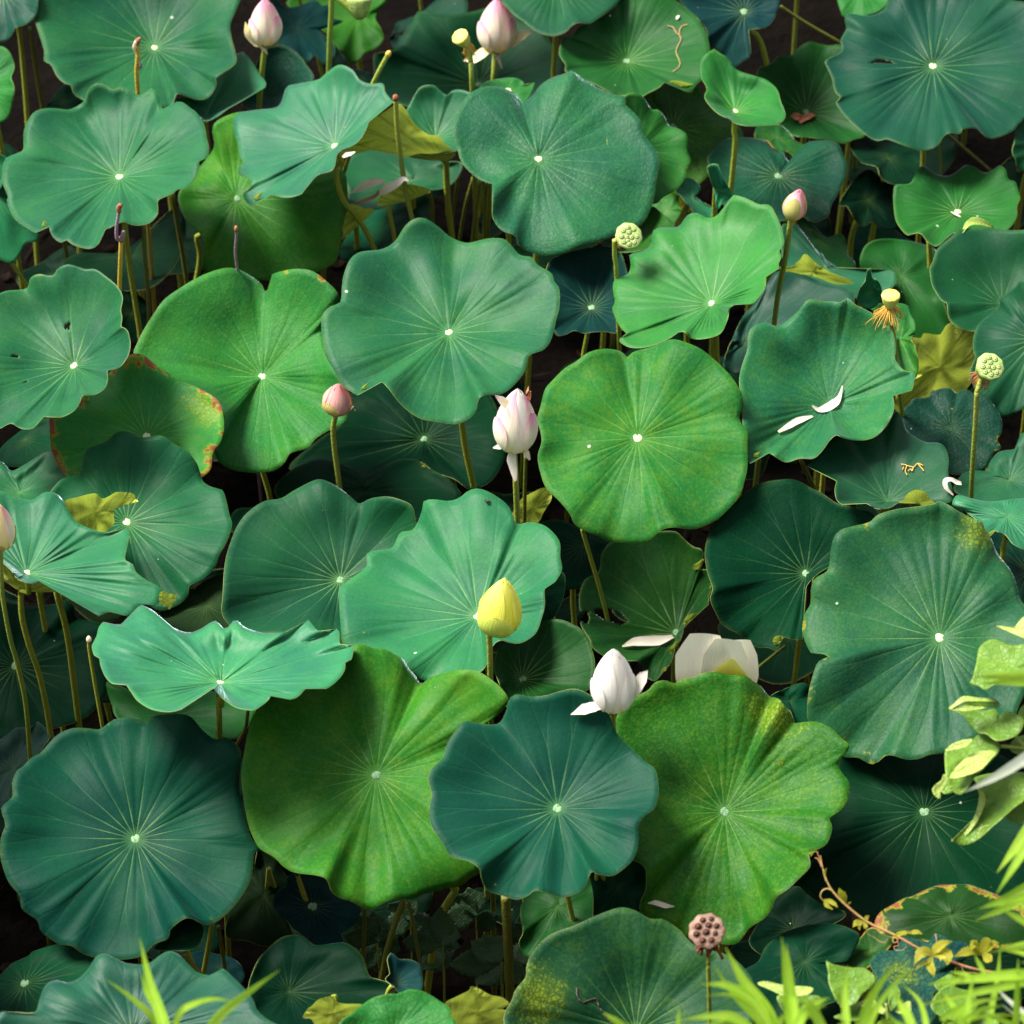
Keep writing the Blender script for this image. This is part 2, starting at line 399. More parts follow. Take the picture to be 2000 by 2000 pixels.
def tube_geo(pts, rads, ns=8, cap=True):
    pts = np.asarray(pts, float); n = len(pts)
    rads = np.broadcast_to(np.asarray(rads, float), (n,))
    tan = np.gradient(pts, axis=0)
    tan /= np.linalg.norm(tan, axis=1)[:, None] + 1e-12
    ref = np.array([0.31, -0.9, 0.3])
    V, F = [], []
    for i in range(n):
        a = np.cross(tan[i], ref); a /= np.linalg.norm(a) + 1e-12
        b = np.cross(tan[i], a)
        for k in range(ns):
            t = 2 * math.pi * k / ns
            V.append(pts[i] + rads[i] * (math.cos(t) * a + math.sin(t) * b))
    for i in range(n - 1):
        for k in range(ns):
            k2 = (k + 1) % ns
            F.append((i * ns + k, i * ns + k2, (i + 1) * ns + k2, (i + 1) * ns + k))
    if cap:
        F.append(tuple(range(ns - 1, -1, -1)))
        F.append(tuple((n - 1) * ns + k for k in range(ns)))
    return V, F
def tubes(name, list_of, mat, parent=None, base=(0, 0, 0), ns=6):
    """several tubes (points, radii) as one mesh"""
    V, F = [], []
    for p, r in list_of:
        v, f = tube_geo(np.asarray(p) - np.asarray(base), r, ns)
        o = len(V); V += v; F += [tuple(i + o for i in q) for q in f]
    return link(name, mesh(name, V, F, [mat]), parent, base)
def grid_uv(nu, nv):
    """faces and loop uvs of a (nu+1) x (nv+1) grid"""
    F, U = [], []
    for i in range(nu):
        for j in range(nv):
            q = [(i, j), (i + 1, j), (i + 1, j + 1), (i, j + 1)]
            F.append(tuple(a * (nv + 1) + b for a, b in q))
            U += [(b / nv, a / nu) for a, b in q]
    return F, U
def solid(o, th, mats=(1, 2), off=-1):
    md = o.modifiers.new('thickness', 'SOLIDIFY')
    md.thickness = th; md.offset = off
    md.material_offset = mats[0]; md.material_offset_rim = mats[1]
    md.use_quality_normals = False
    return o
def ribbon(name, mid, width, d0, d1, mats, parent=None, base=(0, 0, 0), cup=0.0, roll=0.0, nu=14, nv=4, th=0.0006, serr=0.0, yplane=None, bow=0.0):
    """a strip or small leaf along a midline of pixels, between distances d0 and d1"""
    m = smooth(mid, max(2, int(nu / max(1, len(mid) - 1))))
    n = len(m)
    s = np.linspace(0, 1, n)
    w = np.interp(s, np.linspace(0, 1, len(width)), width)
    if yplane is not None: P = at_y(m, yplane)
    else: P = at_d(m, d0 + (d1 - d0) * s)
    dd = (P - CAM) @ FWD
    P = P - FWD * (bow * np.sin(math.pi * s))[:, None]
    tan = np.gradient(P, axis=0); tan /= np.linalg.norm(tan, axis=1)[:, None] + 1e-12
    V = []
    for i in range(n):
        a = np.cross(tan[i], FWD); a /= np.linalg.norm(a) + 1e-12
        b = np.cross(tan[i], a)
        if b @ FWD > 0: b = -b
        r = -math.radians(roll) * (1 if m[-1, 0] >= m[0, 0] else -1)
        ww = w[i] * 0.5 * dd[i] / FPX
        for j in range(nv + 1):
            t = 2 * j / nv - 1
            e = t * (1 + (serr if (i % 2 and abs(t) > 0.9) else 0))
            V.append(P[i] + ww * (e * (math.cos(r) * a + math.sin(r) * b) - cup * (1 - t * t) * (math.cos(r) * b - math.sin(r) * a)) - np.asarray(base))
    F, U = grid_uv(n - 1, nv)
    U = [(a, b) for a, b in U]
    o = link(name, mesh(name, V, F, list(mats), U), parent, base)
    if th and not mats[0].name.startswith(('petal', 'grass', 'vine')): solid(o, th, (len(mats) - 1 if len(mats) > 1 else 0, 0))
    o['seed'] = random.random() * 10
    return o

# ------------------------------------------------------------------ lotus leaves
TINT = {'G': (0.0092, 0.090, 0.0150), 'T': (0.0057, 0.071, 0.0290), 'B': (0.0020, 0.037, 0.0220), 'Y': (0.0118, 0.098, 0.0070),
        'D': (0.0018, 0.028, 0.0130), 'U': (0.03, 0.15, 0.05), 'N': (0.0027, 0.019, 0.0190), 'L': (0.0098, 0.097, 0.0430), 'K': (0.006, 0.018, 0.005)}  # D and low tints also paint shade into leaves deep in the gaps
ITEMS = []
NV = 22
class Item:
    pass
class Leaf(Item):
    def __init__(s, code, hub, o, kind, outline, label, z=None, st=None, m=None, e=None, cup=None, mott=0.0, brown=0.0,
                 crink=0.0, wax=0.22, nohub=False, vc=None, under=False, parent=None, tint=1.0, wave=1.0, holes=None, nt=None, ng=14,
                 name='lotus_leaf', cat='lotus leaf', pw=1.5, stalk=True, group=None, d=None, mats=None, stw=11, stmat='stalk', pl=1.0, stf=.78, patch=None, crease=None):
        s.__dict__.update(locals()); del s.__dict__['s']
        if code == 'F': s.out = P2('F', outline)
        else: s.out = P2(code, outline)
        s.h = P2(code, hub)[0] if isinstance(hub, str) else None
        s.order = o
        s.poly = smooth(s.out, 7, True)
        # ellipse from second moments of the outline polygon
        p = s.poly; q = np.roll(p, -1, 0)
        cr = p[:, 0] * q[:, 1] - q[:, 0] * p[:, 1]
        A = cr.sum() / 2
        c = ((p + q) * cr[:, None]).sum(0) / (6 * A)
        if s.h is None: s.h = c.copy()
        p0, q0 = p - c, q - c
        cr = p0[:, 0] * q0[:, 1] - q0[:, 0] * p0[:, 1]
        sxx = ((p0[:, 0] ** 2 + p0[:, 0] * q0[:, 0] + q0[:, 0] ** 2) * cr).sum() / 12 / A
        syy = ((p0[:, 1] ** 2 + p0[:, 1] * q0[:, 1] + q0[:, 1] ** 2) * cr).sum() / 12 / A
        sxy = ((p0[:, 0] * q0[:, 1] + 2 * p0[:, 0] * p0[:, 1] + 2 * q0[:, 0] * q0[:, 1] + q0[:, 0] * p0[:, 1]) * cr).sum() / 24 / A
        w, E = np.linalg.eigh(np.array([[sxx, sxy], [sxy, syy]]))
        r1, r0 = 2 * math.sqrt(w[1]), 2 * math.sqrt(w[0])
        ratio = min(0.97, max(0.36, r0 / r1))
        mi = E[:, 0]
        if mi[1] > 0: mi = -mi                      # minor axis, pointing up in the picture (y down)
        # normal in camera axes: x right, y up, z towards the camera
        si = math.sqrt(1 - ratio ** 2)
        n1 = np.array([mi[0] * si, -mi[1] * si, ratio])
        n0 = np.array([0, 0.62, 0.785])
        n = 0.6 * n1 + 0.4 * n0
        if m is not None:
            ee = np.array(e if e is not None else (0, 1.0)); ee = ee / np.linalg.norm(ee)
            n = np.array([ee[0] * math.sqrt(1 - m * m), ee[1] * math.sqrt(1 - m * m), m])
        n /= np.linalg.norm(n)
        s.ncam = n
        s.N = n[0] * RGT + n[1] * UPV - n[2] * FWD
        s.mm = n[2]; s.si = max(0.2, math.sqrt(max(0.0, 1 - n[2] ** 2)))
        s.ed = np.array([n[0], -n[1]]); s.ed /= np.linalg.norm(s.ed) + 1e-9      # projected normal in px (y down)
        s.ma = np.array([-s.ed[1], s.ed[0]])
        s.c = c
        s.Rpx = math.sqrt(r1 * max(r0 / s.mm, r0)) if m is None else r1
        off = (c - s.h) @ s.ed
        s.cupf = float(np.clip(off / (s.Rpx * s.si), -0.06, 0.5)) + 0.05 if cup is None else cup
        if under: s.cupf = cup or 0.0
        zz = z if z is not None else -0.015 * o
        s.dh = d if d is not None else d_of_z(s.h, zz)
        s.setup()
    def radial(s, ang):
        """distance from the hub pixel to the outline in each direction"""
        p = s.poly - s.h; q = np.roll(p, -1, 0)
        dx, dy = np.cos(ang)[:, None], np.sin(ang)[:, None]
        ex, ey = (q - p)[:, 0][None], (q - p)[:, 1][None]
        den = dx * ey - dy * ex
        den = np.where(np.abs(den) < 1e-9, 1e-9, den)
        t = (p[:, 0][None] * ey - p[:, 1][None] * ex) / den
        u = (p[:, 0][None] * dy - p[:, 1][None] * dx) / den
        ok = (t > 0) & (u >= -1e-6) & (u <= 1 + 1e-6)
        r = np.where(ok, t, -1).max(1)
        bad = r <= 0
        if bad.any():
            r[bad] = np.interp(np.flatnonzero(bad), np.flatnonzero(~bad), r[~bad])
        return r
    def setup(s):
        rnd = np.random.RandomState(int(abs(s.h[0] * 7 + s.h[1] * 13)) % 100000)
        s.rnd = rnd
        nt = s.nt or (NV * 9 if s.Rpx > 110 else NV * 6)
        if s.name != 'lotus_leaf' and not s.nt: nt = 96
        s.NT = nt
        phi = 2 * math.pi * np.arange(nt) / nt + 0.13 * np.sin(2 * math.pi * np.arange(nt) / nt * 2 + rnd.rand() * 6) * 0.4
        D = np.cos(phi)[:, None] * s.ma + (np.sin(phi) * s.mm)[:, None] * s.ed
        ang = np.arctan2(D[:, 1], D[:, 0])
        r = s.radial(ang)
        s.Q = s.h + np.stack([np.cos(ang), np.sin(ang)], 1) * r[:, None]
        s.phi = phi
        s.cr = np.zeros(nt)
        if s.crease:
            v_ = P2(s.crease[0], s.crease[1])[0] - s.h
            dl = (ang - math.atan2(v_[1], v_[0]) + math.pi) % (2 * math.pi) - math.pi
            s.cr = s.crease[2] * np.tanh(dl / .035) * np.exp(-np.abs(dl) / .4)
        # rim height from how the outline departs from a flat tilted disc
        qc = s.Q - s.c
        pc = np.arctan2((qc @ s.ed) / s.mm, qc @ s.ma)
        E = s.Rpx * (np.cos(pc)[:, None] * s.ma + (np.sin(pc) * s.mm)[:, None] * s.ed)
        res = ((qc - E) @ s.ed) / s.si / s.Rpx
        res = res - res.mean()
        k = np.array([1, 2, 3, 2, 1.]); k /= k.sum()
        res = np.convolve(np.concatenate([res[-2:], res, res[:2]]), k, 'valid')
        s.res = np.clip(res * 0.75, -0.2, 0.2) * s.wave
        s.res += 0.012 * s.wave * np.sin(phi * rnd.randint(9, 13) + rnd.rand() * 6) + 0.012 * s.wave * np.sin(phi * rnd.randint(5, 8) + rnd.rand() * 6)
        s.R = s.Rpx * s.dh / FPX
        s.lowph = rnd.rand(6) * 6.283
        s.secamp = rnd.uniform(-0.2, 1.6, NV)
    def hh(s, k, rho):
        """height over the leaf's plane, in leaf radii; k: column index array, rho: array"""
        phi = s.phi[k]
        ph = (np.asarray(k) * NV / s.NT) % 1.0
        a = np.abs(ph - np.round(ph))
        pleat = 0.0055 * s.secamp[(np.floor(np.asarray(k) * NV / s.NT + 0.0)).astype(int) % NV] * (np.sin(math.pi * np.clip(a * 2, 0, 1)) - 0.5) * np.sin(math.pi * np.clip(rho, 0, 1) ** 1.7)
        pleat = pleat * s.pl
        if s.under or (s.nohub and s.pl == 1): pleat = pleat * 0.25
        soft = 0.034 * np.sin(3 * phi + s.lowph[0] + 4 * rho) + 0.024 * np.sin(5 * phi + s.lowph[1] - 6 * rho) + 0.022 * np.sin(2 * phi + s.lowph[2] + 9 * rho)
        return s.cupf * rho ** s.pw + s.cr[k] * rho ** 1.6 + s.res[k] * rho ** 2.3 + (pleat + soft * rho) * s.wave - 0.03 * np.exp(-(rho / 0.07) ** 2)
    def surf(s, k, rho):
        px = s.h + rho[:, None] * (s.Q[k] - s.h)
        rd = ray(px)
        P0 = ray(s.h) * s.dh
        h = s.hh(k, rho) * s.R
        nd = rd @ s.N
        nd = np.where(nd > -0.2, -0.2, nd)
        d = ((P0 @ s.N) + h) / nd
        return px, d, rd
    def samples(s):
        nr = 26
        k = np.tile(np.arange(s.NT), nr)
        rho = np.repeat((np.arange(nr) + 0.5) / nr, s.NT)
        px, d, _ = s.surf(k, rho)
        if s.st:
            q = P2(s.st[0], s.st[1])
            q = smooth(q, 12)
            q = q[:max(2, int(len(q) * s.stf))]
            Pc = CAM + ray(s.h) * s.dh
            w3 = at_y(q, Pc[1] + 0.02)
            px = np.vstack([px, q]); d = np.concatenate([d, (w3 - CAM) @ FWD])
        return px, d
    def scale(s, f):
        s.dh *= f; s.R *= f
    def depth_at(s, p):
        p = np.asarray(p, float)
        if not hasattr(s, '_smp'): s._smp = s.samples()
        px, d = s._smp
        w = ((px - p) ** 2).sum(1)
        i = np.argsort(w)[:6]
        return float((d[i] / (w[i] + 1)).sum() / (1 / (w[i] + 1)).sum())
    def build(s):
        nt, ng = s.NT, s.ng
        rr = (np.arange(1, ng + 1) / ng) ** 0.85
        k = np.tile(np.arange(nt), ng); rho = np.repeat(rr, nt)
        px, d, rd = s.surf(k, rho)
        P = CAM + rd * d[:, None]
        pc, dc, rc = s.surf(np.array([0]), np.array([0.0]))
        Pc = CAM + rc[0] * dc[0]
        s.Pc = Pc
        if s.d is None or s.stalk:
            bx, by = Pc[0] - 0.12 * s.N[0], Pc[1] - 0.12 * s.N[1]
        else: bx, by = Pc[0], Pc[1]
        s.path = None
        spts = [Pc - s.N * 0.004, Pc - s.N * 0.05 + np.array([0, 0, -0.01])]
        if s.st:
            code, pts, wpx = s.st if len(s.st) == 3 else (*s.st, s.stw)
            q = P2(code, pts)
            w3 = at_y(q, Pc[1] + 0.02)
            if len(w3) > 2: w3 = smooth(w3, 6)
            spts += list(w3)
        lastp = spts[-1]
        prev = spts[-2]
        dirn = lastp - prev; dirn = dirn / (np.linalg.norm(dirn) + 1e-9)
        if s.st:
            drop = lastp[2] - GROUND
            slope = dirn[:2] / max(0.2, -dirn[2]) if dirn[2] < -0.05 else np.zeros(2)
            foot = np.array([lastp[0] + slope[0] * drop * 0.6, lastp[1] + slope[1] * drop * 0.6, GROUND - 0.05])
        else: foot = np.array([bx + s.rnd.uniform(-.05, .05), by + s.rnd.uniform(-.02, .08), GROUND - 0.05])
        base = np.array([foot[0], foot[1], GROUND])
        if s.st: spts.append(foot)
        else:
            mid = np.array([bx, by, Pc[2] - 0.22])
            spts += [mid, foot]
        if s.parent is not None:
            rt = s.parent.rt; base = s.parent.base
        elif getattr(s, 'ownroot', None) is not None:
            rt, base = s.ownroot
        else:
            if not s.stalk: base = Pc
            rt = root(s.name, base, s.label, s.cat, s.group)
        s.rt, s.base = rt, base
        V = np.vstack([Pc[None], P]) - base
        F, U = [], []
        kk = NV / nt
        uvc = None
        if s.vc is not None:
            vc = P2(s.code, s.vc)[0]
            allp = np.vstack([s.h[None], px]) - vc
            c0 = s.c - vc; a0 = math.atan2(c0[1], c0[0])
            an = np.arctan2(allp[:, 1], allp[:, 0]) - a0
            an = (an + math.pi) % (2 * math.pi) - math.pi
            di = np.linalg.norm(allp, axis=1); 
            uvc = np.stack([an * NV / (2 * math.pi) * 1.3 + 0.3, np.clip(di / max(di.max(), s.Rpx), 0, 1)], 1)
        hole = None
        if s.holes:
            hole = [P2(*h) for h in s.holes]
        def inside(p, poly):
            q = np.roll(poly, -1, 0); c = False
            for (x1, y1), (x2, y2) in zip(poly, q):
                if (y1 > p[1]) != (y2 > p[1]) and p[0] < (x2 - x1) * (p[1] - y1) / (y2 - y1 + 1e-12) + x1: c = not c
            return c
        for i in range(nt):
            i2 = (i + 1) % nt
            F.append((0, 1 + i, 1 + i2)); 
            U += [((i + .5) * kk, 0), (i * kk, rr[0]), ((i + 1) * kk, rr[0])] if uvc is None else [uvc[0], uvc[1 + i], uvc[1 + i2]]
            for j in range(ng - 1):
                q = (1 + j * nt + i, 1 + (j + 1) * nt + i, 1 + (j + 1) * nt + i2, 1 + j * nt + i2)
                if hole is not None:
                    cpx = px[[x - 1 for x in q]].mean(0)
                    if any(inside(cpx, h) for h in hole): continue
                F.append(q)
                U += [(i * kk, rr[j]), (i * kk, rr[j + 1]), ((i + 1) * kk, rr[j + 1]), ((i + 1) * kk, rr[j])] if uvc is None else [uvc[x] for x in q]
        # orientation: the first face must look at the camera
        a, b, c = V[F[0][0]], V[F[0][1]], V[F[0][2]]
        if np.cross(b - a, c - a) @ (CAM - Pc) < 0:
            G, W, x = [], [], 0
            for f in F:
                n = len(f); G.append(f[::-1]); W += U[x:x + n][::-1]; x += n
            F, U = G, W
        rim = M['rimdark'] if s.brown > 0.3 else M['rim']
        mats = s.mats or ([M['under'], M['top'], M['rim']] if s.under else [M['top'], M['under'], rim])
        nm = 'blade' if s.name == 'lotus_leaf' and s.parent is None else ('folded_edge' if s.parent is not None and s.name == 'lotus_leaf' else s.name if s.parent is None else s.name)
        if getattr(s, 'ownroot', None) is not None: nm = 'leaf'
        bl = link(nm, mesh(nm, V, F, mats, U), rt)
        if not s.under: solid(bl, 0.0011 if s.name == 'lotus_leaf' else 0.0012)
        t = TINT[s.kind]; jit = 1 + s.rnd.uniform(-.07, .07, 3)
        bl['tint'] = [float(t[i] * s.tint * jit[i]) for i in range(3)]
        if s.kind in 'DKN': s.wax = 0.06
        bl['patch'] = [99.0, 99.0, 99.0]; bl['patchr'] = 0.001
        if s.patch:
            q_ = P2(s.patch[0], s.patch[1])[0]
            bl['patch'] = [float(v) for v in at_d(q_, s.depth_at(q_)) - base]; bl['patchr'] = float(s.patch[2])
        s.veinf = (0.4 if s.nohub else 1.0) * (0.6 if s.kind in 'DKN' else 1.0)
        for kx in ('veinf', 'mott', 'brown', 'crink', 'wax'): bl[kx] = float(getattr(s, kx))
        bl['rad'] = float(s.R); bl['seed'] = float(s.rnd.rand() * 9)
        s.blade = bl
        if s.parent is None and s.name == 'lotus_leaf':
            if not s.nohub and not s.under:
                hr = 0.0105 + 0.002 * s.rnd.rand()
                ax = np.cross(s.N, [1, .2, .1]); ax /= np.linalg.norm(ax); ay = np.cross(s.N, ax)
                HV, HF = [Pc + s.N * 0.0045 - base], []
                for j, (r_, h_) in enumerate(((.35, .0045), (.7, .004), (.95, .0026), (1.0, 0.0005), (1.02, -0.004))):
                    for i in range(18):
                        t_ = 2 * math.pi * i / 18
                        lob = 1 + 0.035 * math.cos(2 * t_ + s.lowph[3]) + 0.03 * math.cos(5 * t_)
                        dip = -0.0016 if (j < 2 and abs(math.sin(t_ + s.lowph[4])) < 0.35) else 0
                        HV.append(Pc + s.N * (h_ + dip) + hr * r_ * lob * (math.cos(t_) * ax + math.sin(t_) * ay) - base)
                for i in range(18):
                    i2 = (i + 1) % 18
                    HF.append((0, 1 + i, 1 + i2))
                    for j in range(4): HF.append((1 + j * 18 + i, 1 + (j + 1) * 18 + i, 1 + (j + 1) * 18 + i2, 1 + j * 18 + i2))
                link('hub', mesh('hub', HV, HF, [M['hubdark' if s.kind in 'DNK' or s.tint < .7 or s.key in ('a61', 'a59', 'a26', 'a58', 'a60', 'a5') else 'hub']]), rt)
            if s.stalk:
                sp = smooth(np.array(spts), 5) if not s.st else np.array(spts)
                wpx = (s.st[2] if s.st and len(s.st) == 3 else s.stw)
                r_ = 0.5 * wpx * s.dh / FPX
                v_, f_ = tube_geo(sp - base, r_, 9)
                link('stalk', mesh('stalk', v_, f_, [M[s.stmat]]), rt)
LEAF = {}
def L(key, *a, **k):
    LEAF[key] = Leaf(*a, **k)
    LEAF[key].key = key
    ITEMS.append(LEAF[key])
    return LEAF[key]

# ------------------------------------------------------------------ flowers, pods and bare stalks: upright things
class Stem(Item):
    """something on a stalk: fn(item) builds its head; path runs from the head down"""
    def __init__(s, code, path, o, z, fn, label, name, cat, wpx=11, mat='stalkgreen', group=None, head=None, **kw):
        s.__dict__.update(kw)
        s.code, s.order, s.fn, s.label, s.name, s.cat, s.wpx, s.mat, s.group = code, o, fn, label, name, cat, wpx, mat, group
        s.path = P2(code, path)
        s.head = P2(code, head) if head else s.path[:1]
        s.h = s.path[-1]
        s.z = z
        s.dh = d_of_z(s.path[0], z)
        ITEMS.append(s)
    def samples(s):
        Y = (CAM + ray(s.path[0]) * s.dh)[1]
        q = smooth(s.path, 10) if len(s.path) > 2 else smooth(s.path, 24)
        e_ = s.path[-1] - s.path[-2]; e_ = e_ / np.linalg.norm(e_)
        q = np.vstack([q] + [s.path[-1] + e_ * t for t in (14, 28, 42, 56)] + [s.head] + [q + np.array([d, 0]) for d in (-6, 6)])
        if len(s.head) > 1:
            q = np.vstack([q, smooth(s.head, 6)] + [smooth(s.head, 6) + np.array(v) for v in ((-22, 0), (22, 0), (0, 12))])
        P = at_y(q, Y)
        return q, (P - CAM) @ FWD
    def scale(s, f): s.dh *= f
    def build(s):
        top = CAM + ray(s.path[0]) * s.dh
        s.Y = top[1]
        w3 = at_y(s.path, s.Y)
        if len(w3) > 2: w3 = smooth(w3, 8)
        dirn = w3[-1] - w3[-2]; dirn /= np.linalg.norm(dirn)
        drop = w3[-1][2] - GROUND
        sl_ = dirn[0] / max(0.3, -dirn[2]) if dirn[2] < 0 else 0.0
        foot = np.array([w3[-1][0] + sl_ * drop * 0.7, s.Y + 0.03, GROUND - 0.05])
        s.base = np.array([foot[0], foot[1], GROUND])
        pts = np.vstack([w3, foot[None]])
        s.px2m = s.dh / FPX
        s.r = 0.5 * s.wpx * s.px2m
        s.rt = root(s.name, s.base, s.label, s.cat, s.group)
        v, f = tube_geo(pts - s.base, s.r, 9)
        link('stalk', mesh('stalk', v, f, [M[s.mat]]), s.rt)
        if s.fn: s.fn(s)
    def P(s, code, txt, dy=0.0):
        return at_y(P2(code, txt), s.Y - dy)

def petal_on(s, base, axis, ra, rb, phi, wmax, rmax, L0, L1, off, mat, name='petal', sharp=(.80, .66), flare=0.0, nu=14, nv=8, lw=0.5):
    """a petal hugging an egg of axis vector `axis` (metres, from base) and greatest radius rmax"""
    ln = np.linalg.norm(axis)
    V = []
    for i in range(nu + 1):
        t = i / nu
        uu = L0 + (L1 - L0) * t
        r = rmax * 1.04 * (max(0.0, math.sin(math.pi * min(1, uu) ** sharp[0])) ** sharp[1]) * (1 - 0.14 * uu) + 0.0006
        w = wmax * (t ** lw) * max(0.0, (1 - t ** 3.2)) ** 0.62 * 1.18 if t < 1 else 0.0
        for j in range(nv + 1):
            x = 2 * j / nv - 1
            a = phi + x * w
            rr = r * (1 + off + 0.05 * x * x * off * 8) + flare * t * t * rmax
            V.append(base + axis * uu + rr * (math.cos(a) * ra + math.sin(a) * rb) - s.base)
    F, U = grid_uv(nu, nv)
    # outward orientation
    a, b, c = (np.array(V[k]) for k in F[len(F) // 2][:3])
    if np.cross(b - a, c - a) @ (math.cos(phi) * ra + math.sin(phi) * rb) < 0:
        G, W, x = [], [], 0
        for f in F:
            G.append(f[::-1]); W += U[x:x + 4][::-1]; x += 4
        F, U = G, W
    o = link(name, mesh(name, V, F, [mat], U), s.rt)
    o['seed'] = random.random() * 10
    return o

def bud(layers, width, droop=(), sharp=(.74, .74)):
    """layers: (count, phase, half width, start, end, offset, material)"""
    def fn(s):
        b, t = at_y(s.head[0:1], s.Y)[0], at_y(s.head[-1:], s.Y)[0]
        ax = t - b
        ra = np.cross(ax, [0, 1, 0.0]); ra /= np.linalg.norm(ra)
        rb = np.cross(ax, ra); rb /= np.linalg.norm(rb)
        rm = width * 0.5 * s.px2m
        for li, (n, ph, wm, l0, l1, off, mat) in enumerate(layers):
            for k in range(n):
                l1k = l1 if isinstance(l1, (int, float)) else l1[k % len(l1)]
                mk = mat if isinstance(mat, str) else mat[k % len(mat)]
                petal_on(s, b, ax, ra, rb, ph + 2 * math.pi * k / n, wm, rm, l0, l1k, off, M[mk], sharp=sharp)
        # receptacle under the petals
        v, f = tube_geo(np.array([b - ax * 0.05, b - ax * 0.01, b + ax * 0.05, b + ax * 0.12]) - s.base, [s.r, s.r * 1.5, rm * 0.45, rm * 0.5], 10)
        link('receptacle', mesh('receptacle', v, f, [M['stalkgreen']]), s.rt)
        for (code, mid, wd, mat, nm, dy) in droop:
            o = ribbon(nm, P2(code, mid), [w_ * (1 if code == 'F' else 520 / 1932.) for w_ in wd], 0, 0, [M[mat]], s.rt, s.base, cup=0.25, roll=30, yplane=s.Y - dy, nu=12, nv=4, th=0.0008)
            o.location = (0, 0, 0)
    return fn

def lathe(name, prof, c, ax, ra, rb, mat, parent, base, ns=24, lobes=0, lob=0.0):
    V, F = [], []
    for (h, r) in prof:
        for k in range(ns):
            t = 2 * math.pi * k / ns
            q = r * (1 + lob * math.cos(lobes * t))
            V.append(c + ax * h + q * (math.cos(t) * ra + math.sin(t) * rb) - base)
    for i in range(len(prof) - 1):
        for k in range(ns):
            k2 = (k + 1) % ns
            F.append((i * ns + k, i * ns + k2, (i + 1) * ns + k2, (i + 1) * ns + k))
    F.append(tuple((len(prof) - 1) * ns + k for k in range(ns))); F.append(tuple(range(ns - 1, -1, -1)))
    return link(name, mesh(name, V, F, [mat]), parent)

def pod(width, face, mats, seeds, fringe=None, dry=False, height=1.0, inv=False, mouth=None):
    """seed pod: an inverted cone with a flat face of seeds. face: direction of the face in camera axes (right, up, towards)"""
    def fn(s):
        c0 = at_y(s.head[-1:], s.Y)[0]                        # centre of the face
        f = np.array(face, float); f /= np.linalg.norm(f)
        ax = f[0] * RGT + f[1] * UPV - f[2] * FWD
        ra = np.cross(ax, [0.1, 0.05, 1.0]); ra /= np.linalg.norm(ra); rb = np.cross(ax, ra)
        R = width * 0.5 * s.px2m
        Hh = R * 1.25 * height
        top = at_y(s.path[:1], s.Y)[0]
        prof = [(-Hh, R * 0.26), (-Hh * 0.85, R * 0.55), (-Hh * 0.5, R * 0.84), (-Hh * 0.2, R * 0.96), (-0.05 * Hh, R * 1.02), (0, R * 0.98), (0.02 * R, R * 0.93)]
        lathe('receptacle', prof, c0, ax, ra, rb, M[mats[0]], s.rt, s.base, 36, 9, 0.025 if not dry else 0.045)
        lathe('face', [(0.018 * R, R * 0.95), (0.045 * R, R * 0.93), (0.05 * R, R * 0.5), (0.05 * R, R * 0.01)], c0, ax, ra, rb, M[mats[1]], s.rt, s.base, 36, 9, 0.025 if not dry else 0.045)
        # short neck joining stalk and pod
        nb = c0 - ax * Hh
        v, q = tube_geo(smooth(np.array([top - np.array([0, 0, .004]), (top + nb) / 2 + np.array([0, 0, .003]), nb + ax * R * 0.1]), 4) - s.base, s.r * 1.05, 8)
        link('neck', mesh('neck', v, q, [M[s.mat]]), s.rt)
        for (x, y, r) in seeds:
            p = c0 + (x * ra + y * rb) * R + ax * 0.052 * R
            rr = r * R
            if dry:
                lathe('seed_socket', [(0.0, rr * 1.25), (0.030 * R, rr * 1.12), (0.024 * R, rr * 0.98)], p, ax, ra, rb, M['podbrown'], s.rt, s.base, 14)
                lathe('painted_seed_hole', [(0.026 * R, rr), (0.008 * R, rr * 0.8), (0.006 * R, rr * 0.05)], p, ax, ra, rb, M['hole'], s.rt, s.base, 14)
            else:
                lathe('seed_ring', [(0.0, rr * 1.32), (0.012 * R, rr * 1.26), (0.012 * R, rr * 0.2)], p, ax, ra, rb, M['seed'], s.rt, s.base, 12)  # raised darker disc paints in the dark groove round each seed
                lathe('seed', [(0.0, rr), (0.022 * R, rr * 0.88), (0.032 * R, rr * 0.5), (0.034 * R, rr * 0.1)], p, ax, ra, rb, M['podface'], s.rt, s.base, 12)
                lathe('seed_tip', [(0.032 * R, rr * 0.36), (0.05 * R, rr * 0.22), (0.054 * R, rr * 0.05)], p, ax, ra, rb, M['seed'], s.rt, s.base, 8)
        if fringe:
            n, ln, mat, spread = fringe
            rnd = random.Random(int(s.head[0][0]))
            T = []
            for i in range(n):
                a = rnd.random() * 6.283
                out = math.cos(a) * ra + math.sin(a) * rb
                p0 = nb + out * R * 0.30 + ax * R * rnd.uniform(0, 0.25)
                l = ln * R * rnd.uniform(0.6, 1.15)
                p1 = p0 + out * l * spread * rnd.uniform(0.3, 1.1) - ax * l * 0.4 + np.array([0, 0, -0.2 * l])
                p2 = p1 + out * l * spread * rnd.uniform(-.3, .5) - np.array([0, 0, l * rnd.uniform(0.2, 0.6)]) + np.array([rnd.uniform(-.2, .2) * l, 0, 0])
                T.append((smooth(np.array([p0, p1, p2]), 3), 0.0009 if not dry else 0.0035))
            o = tubes('stamens' if not dry else 'husk', T, M[mat], s.rt, s.base, 5)
            o.location = (0, 0, 0)
    return fn

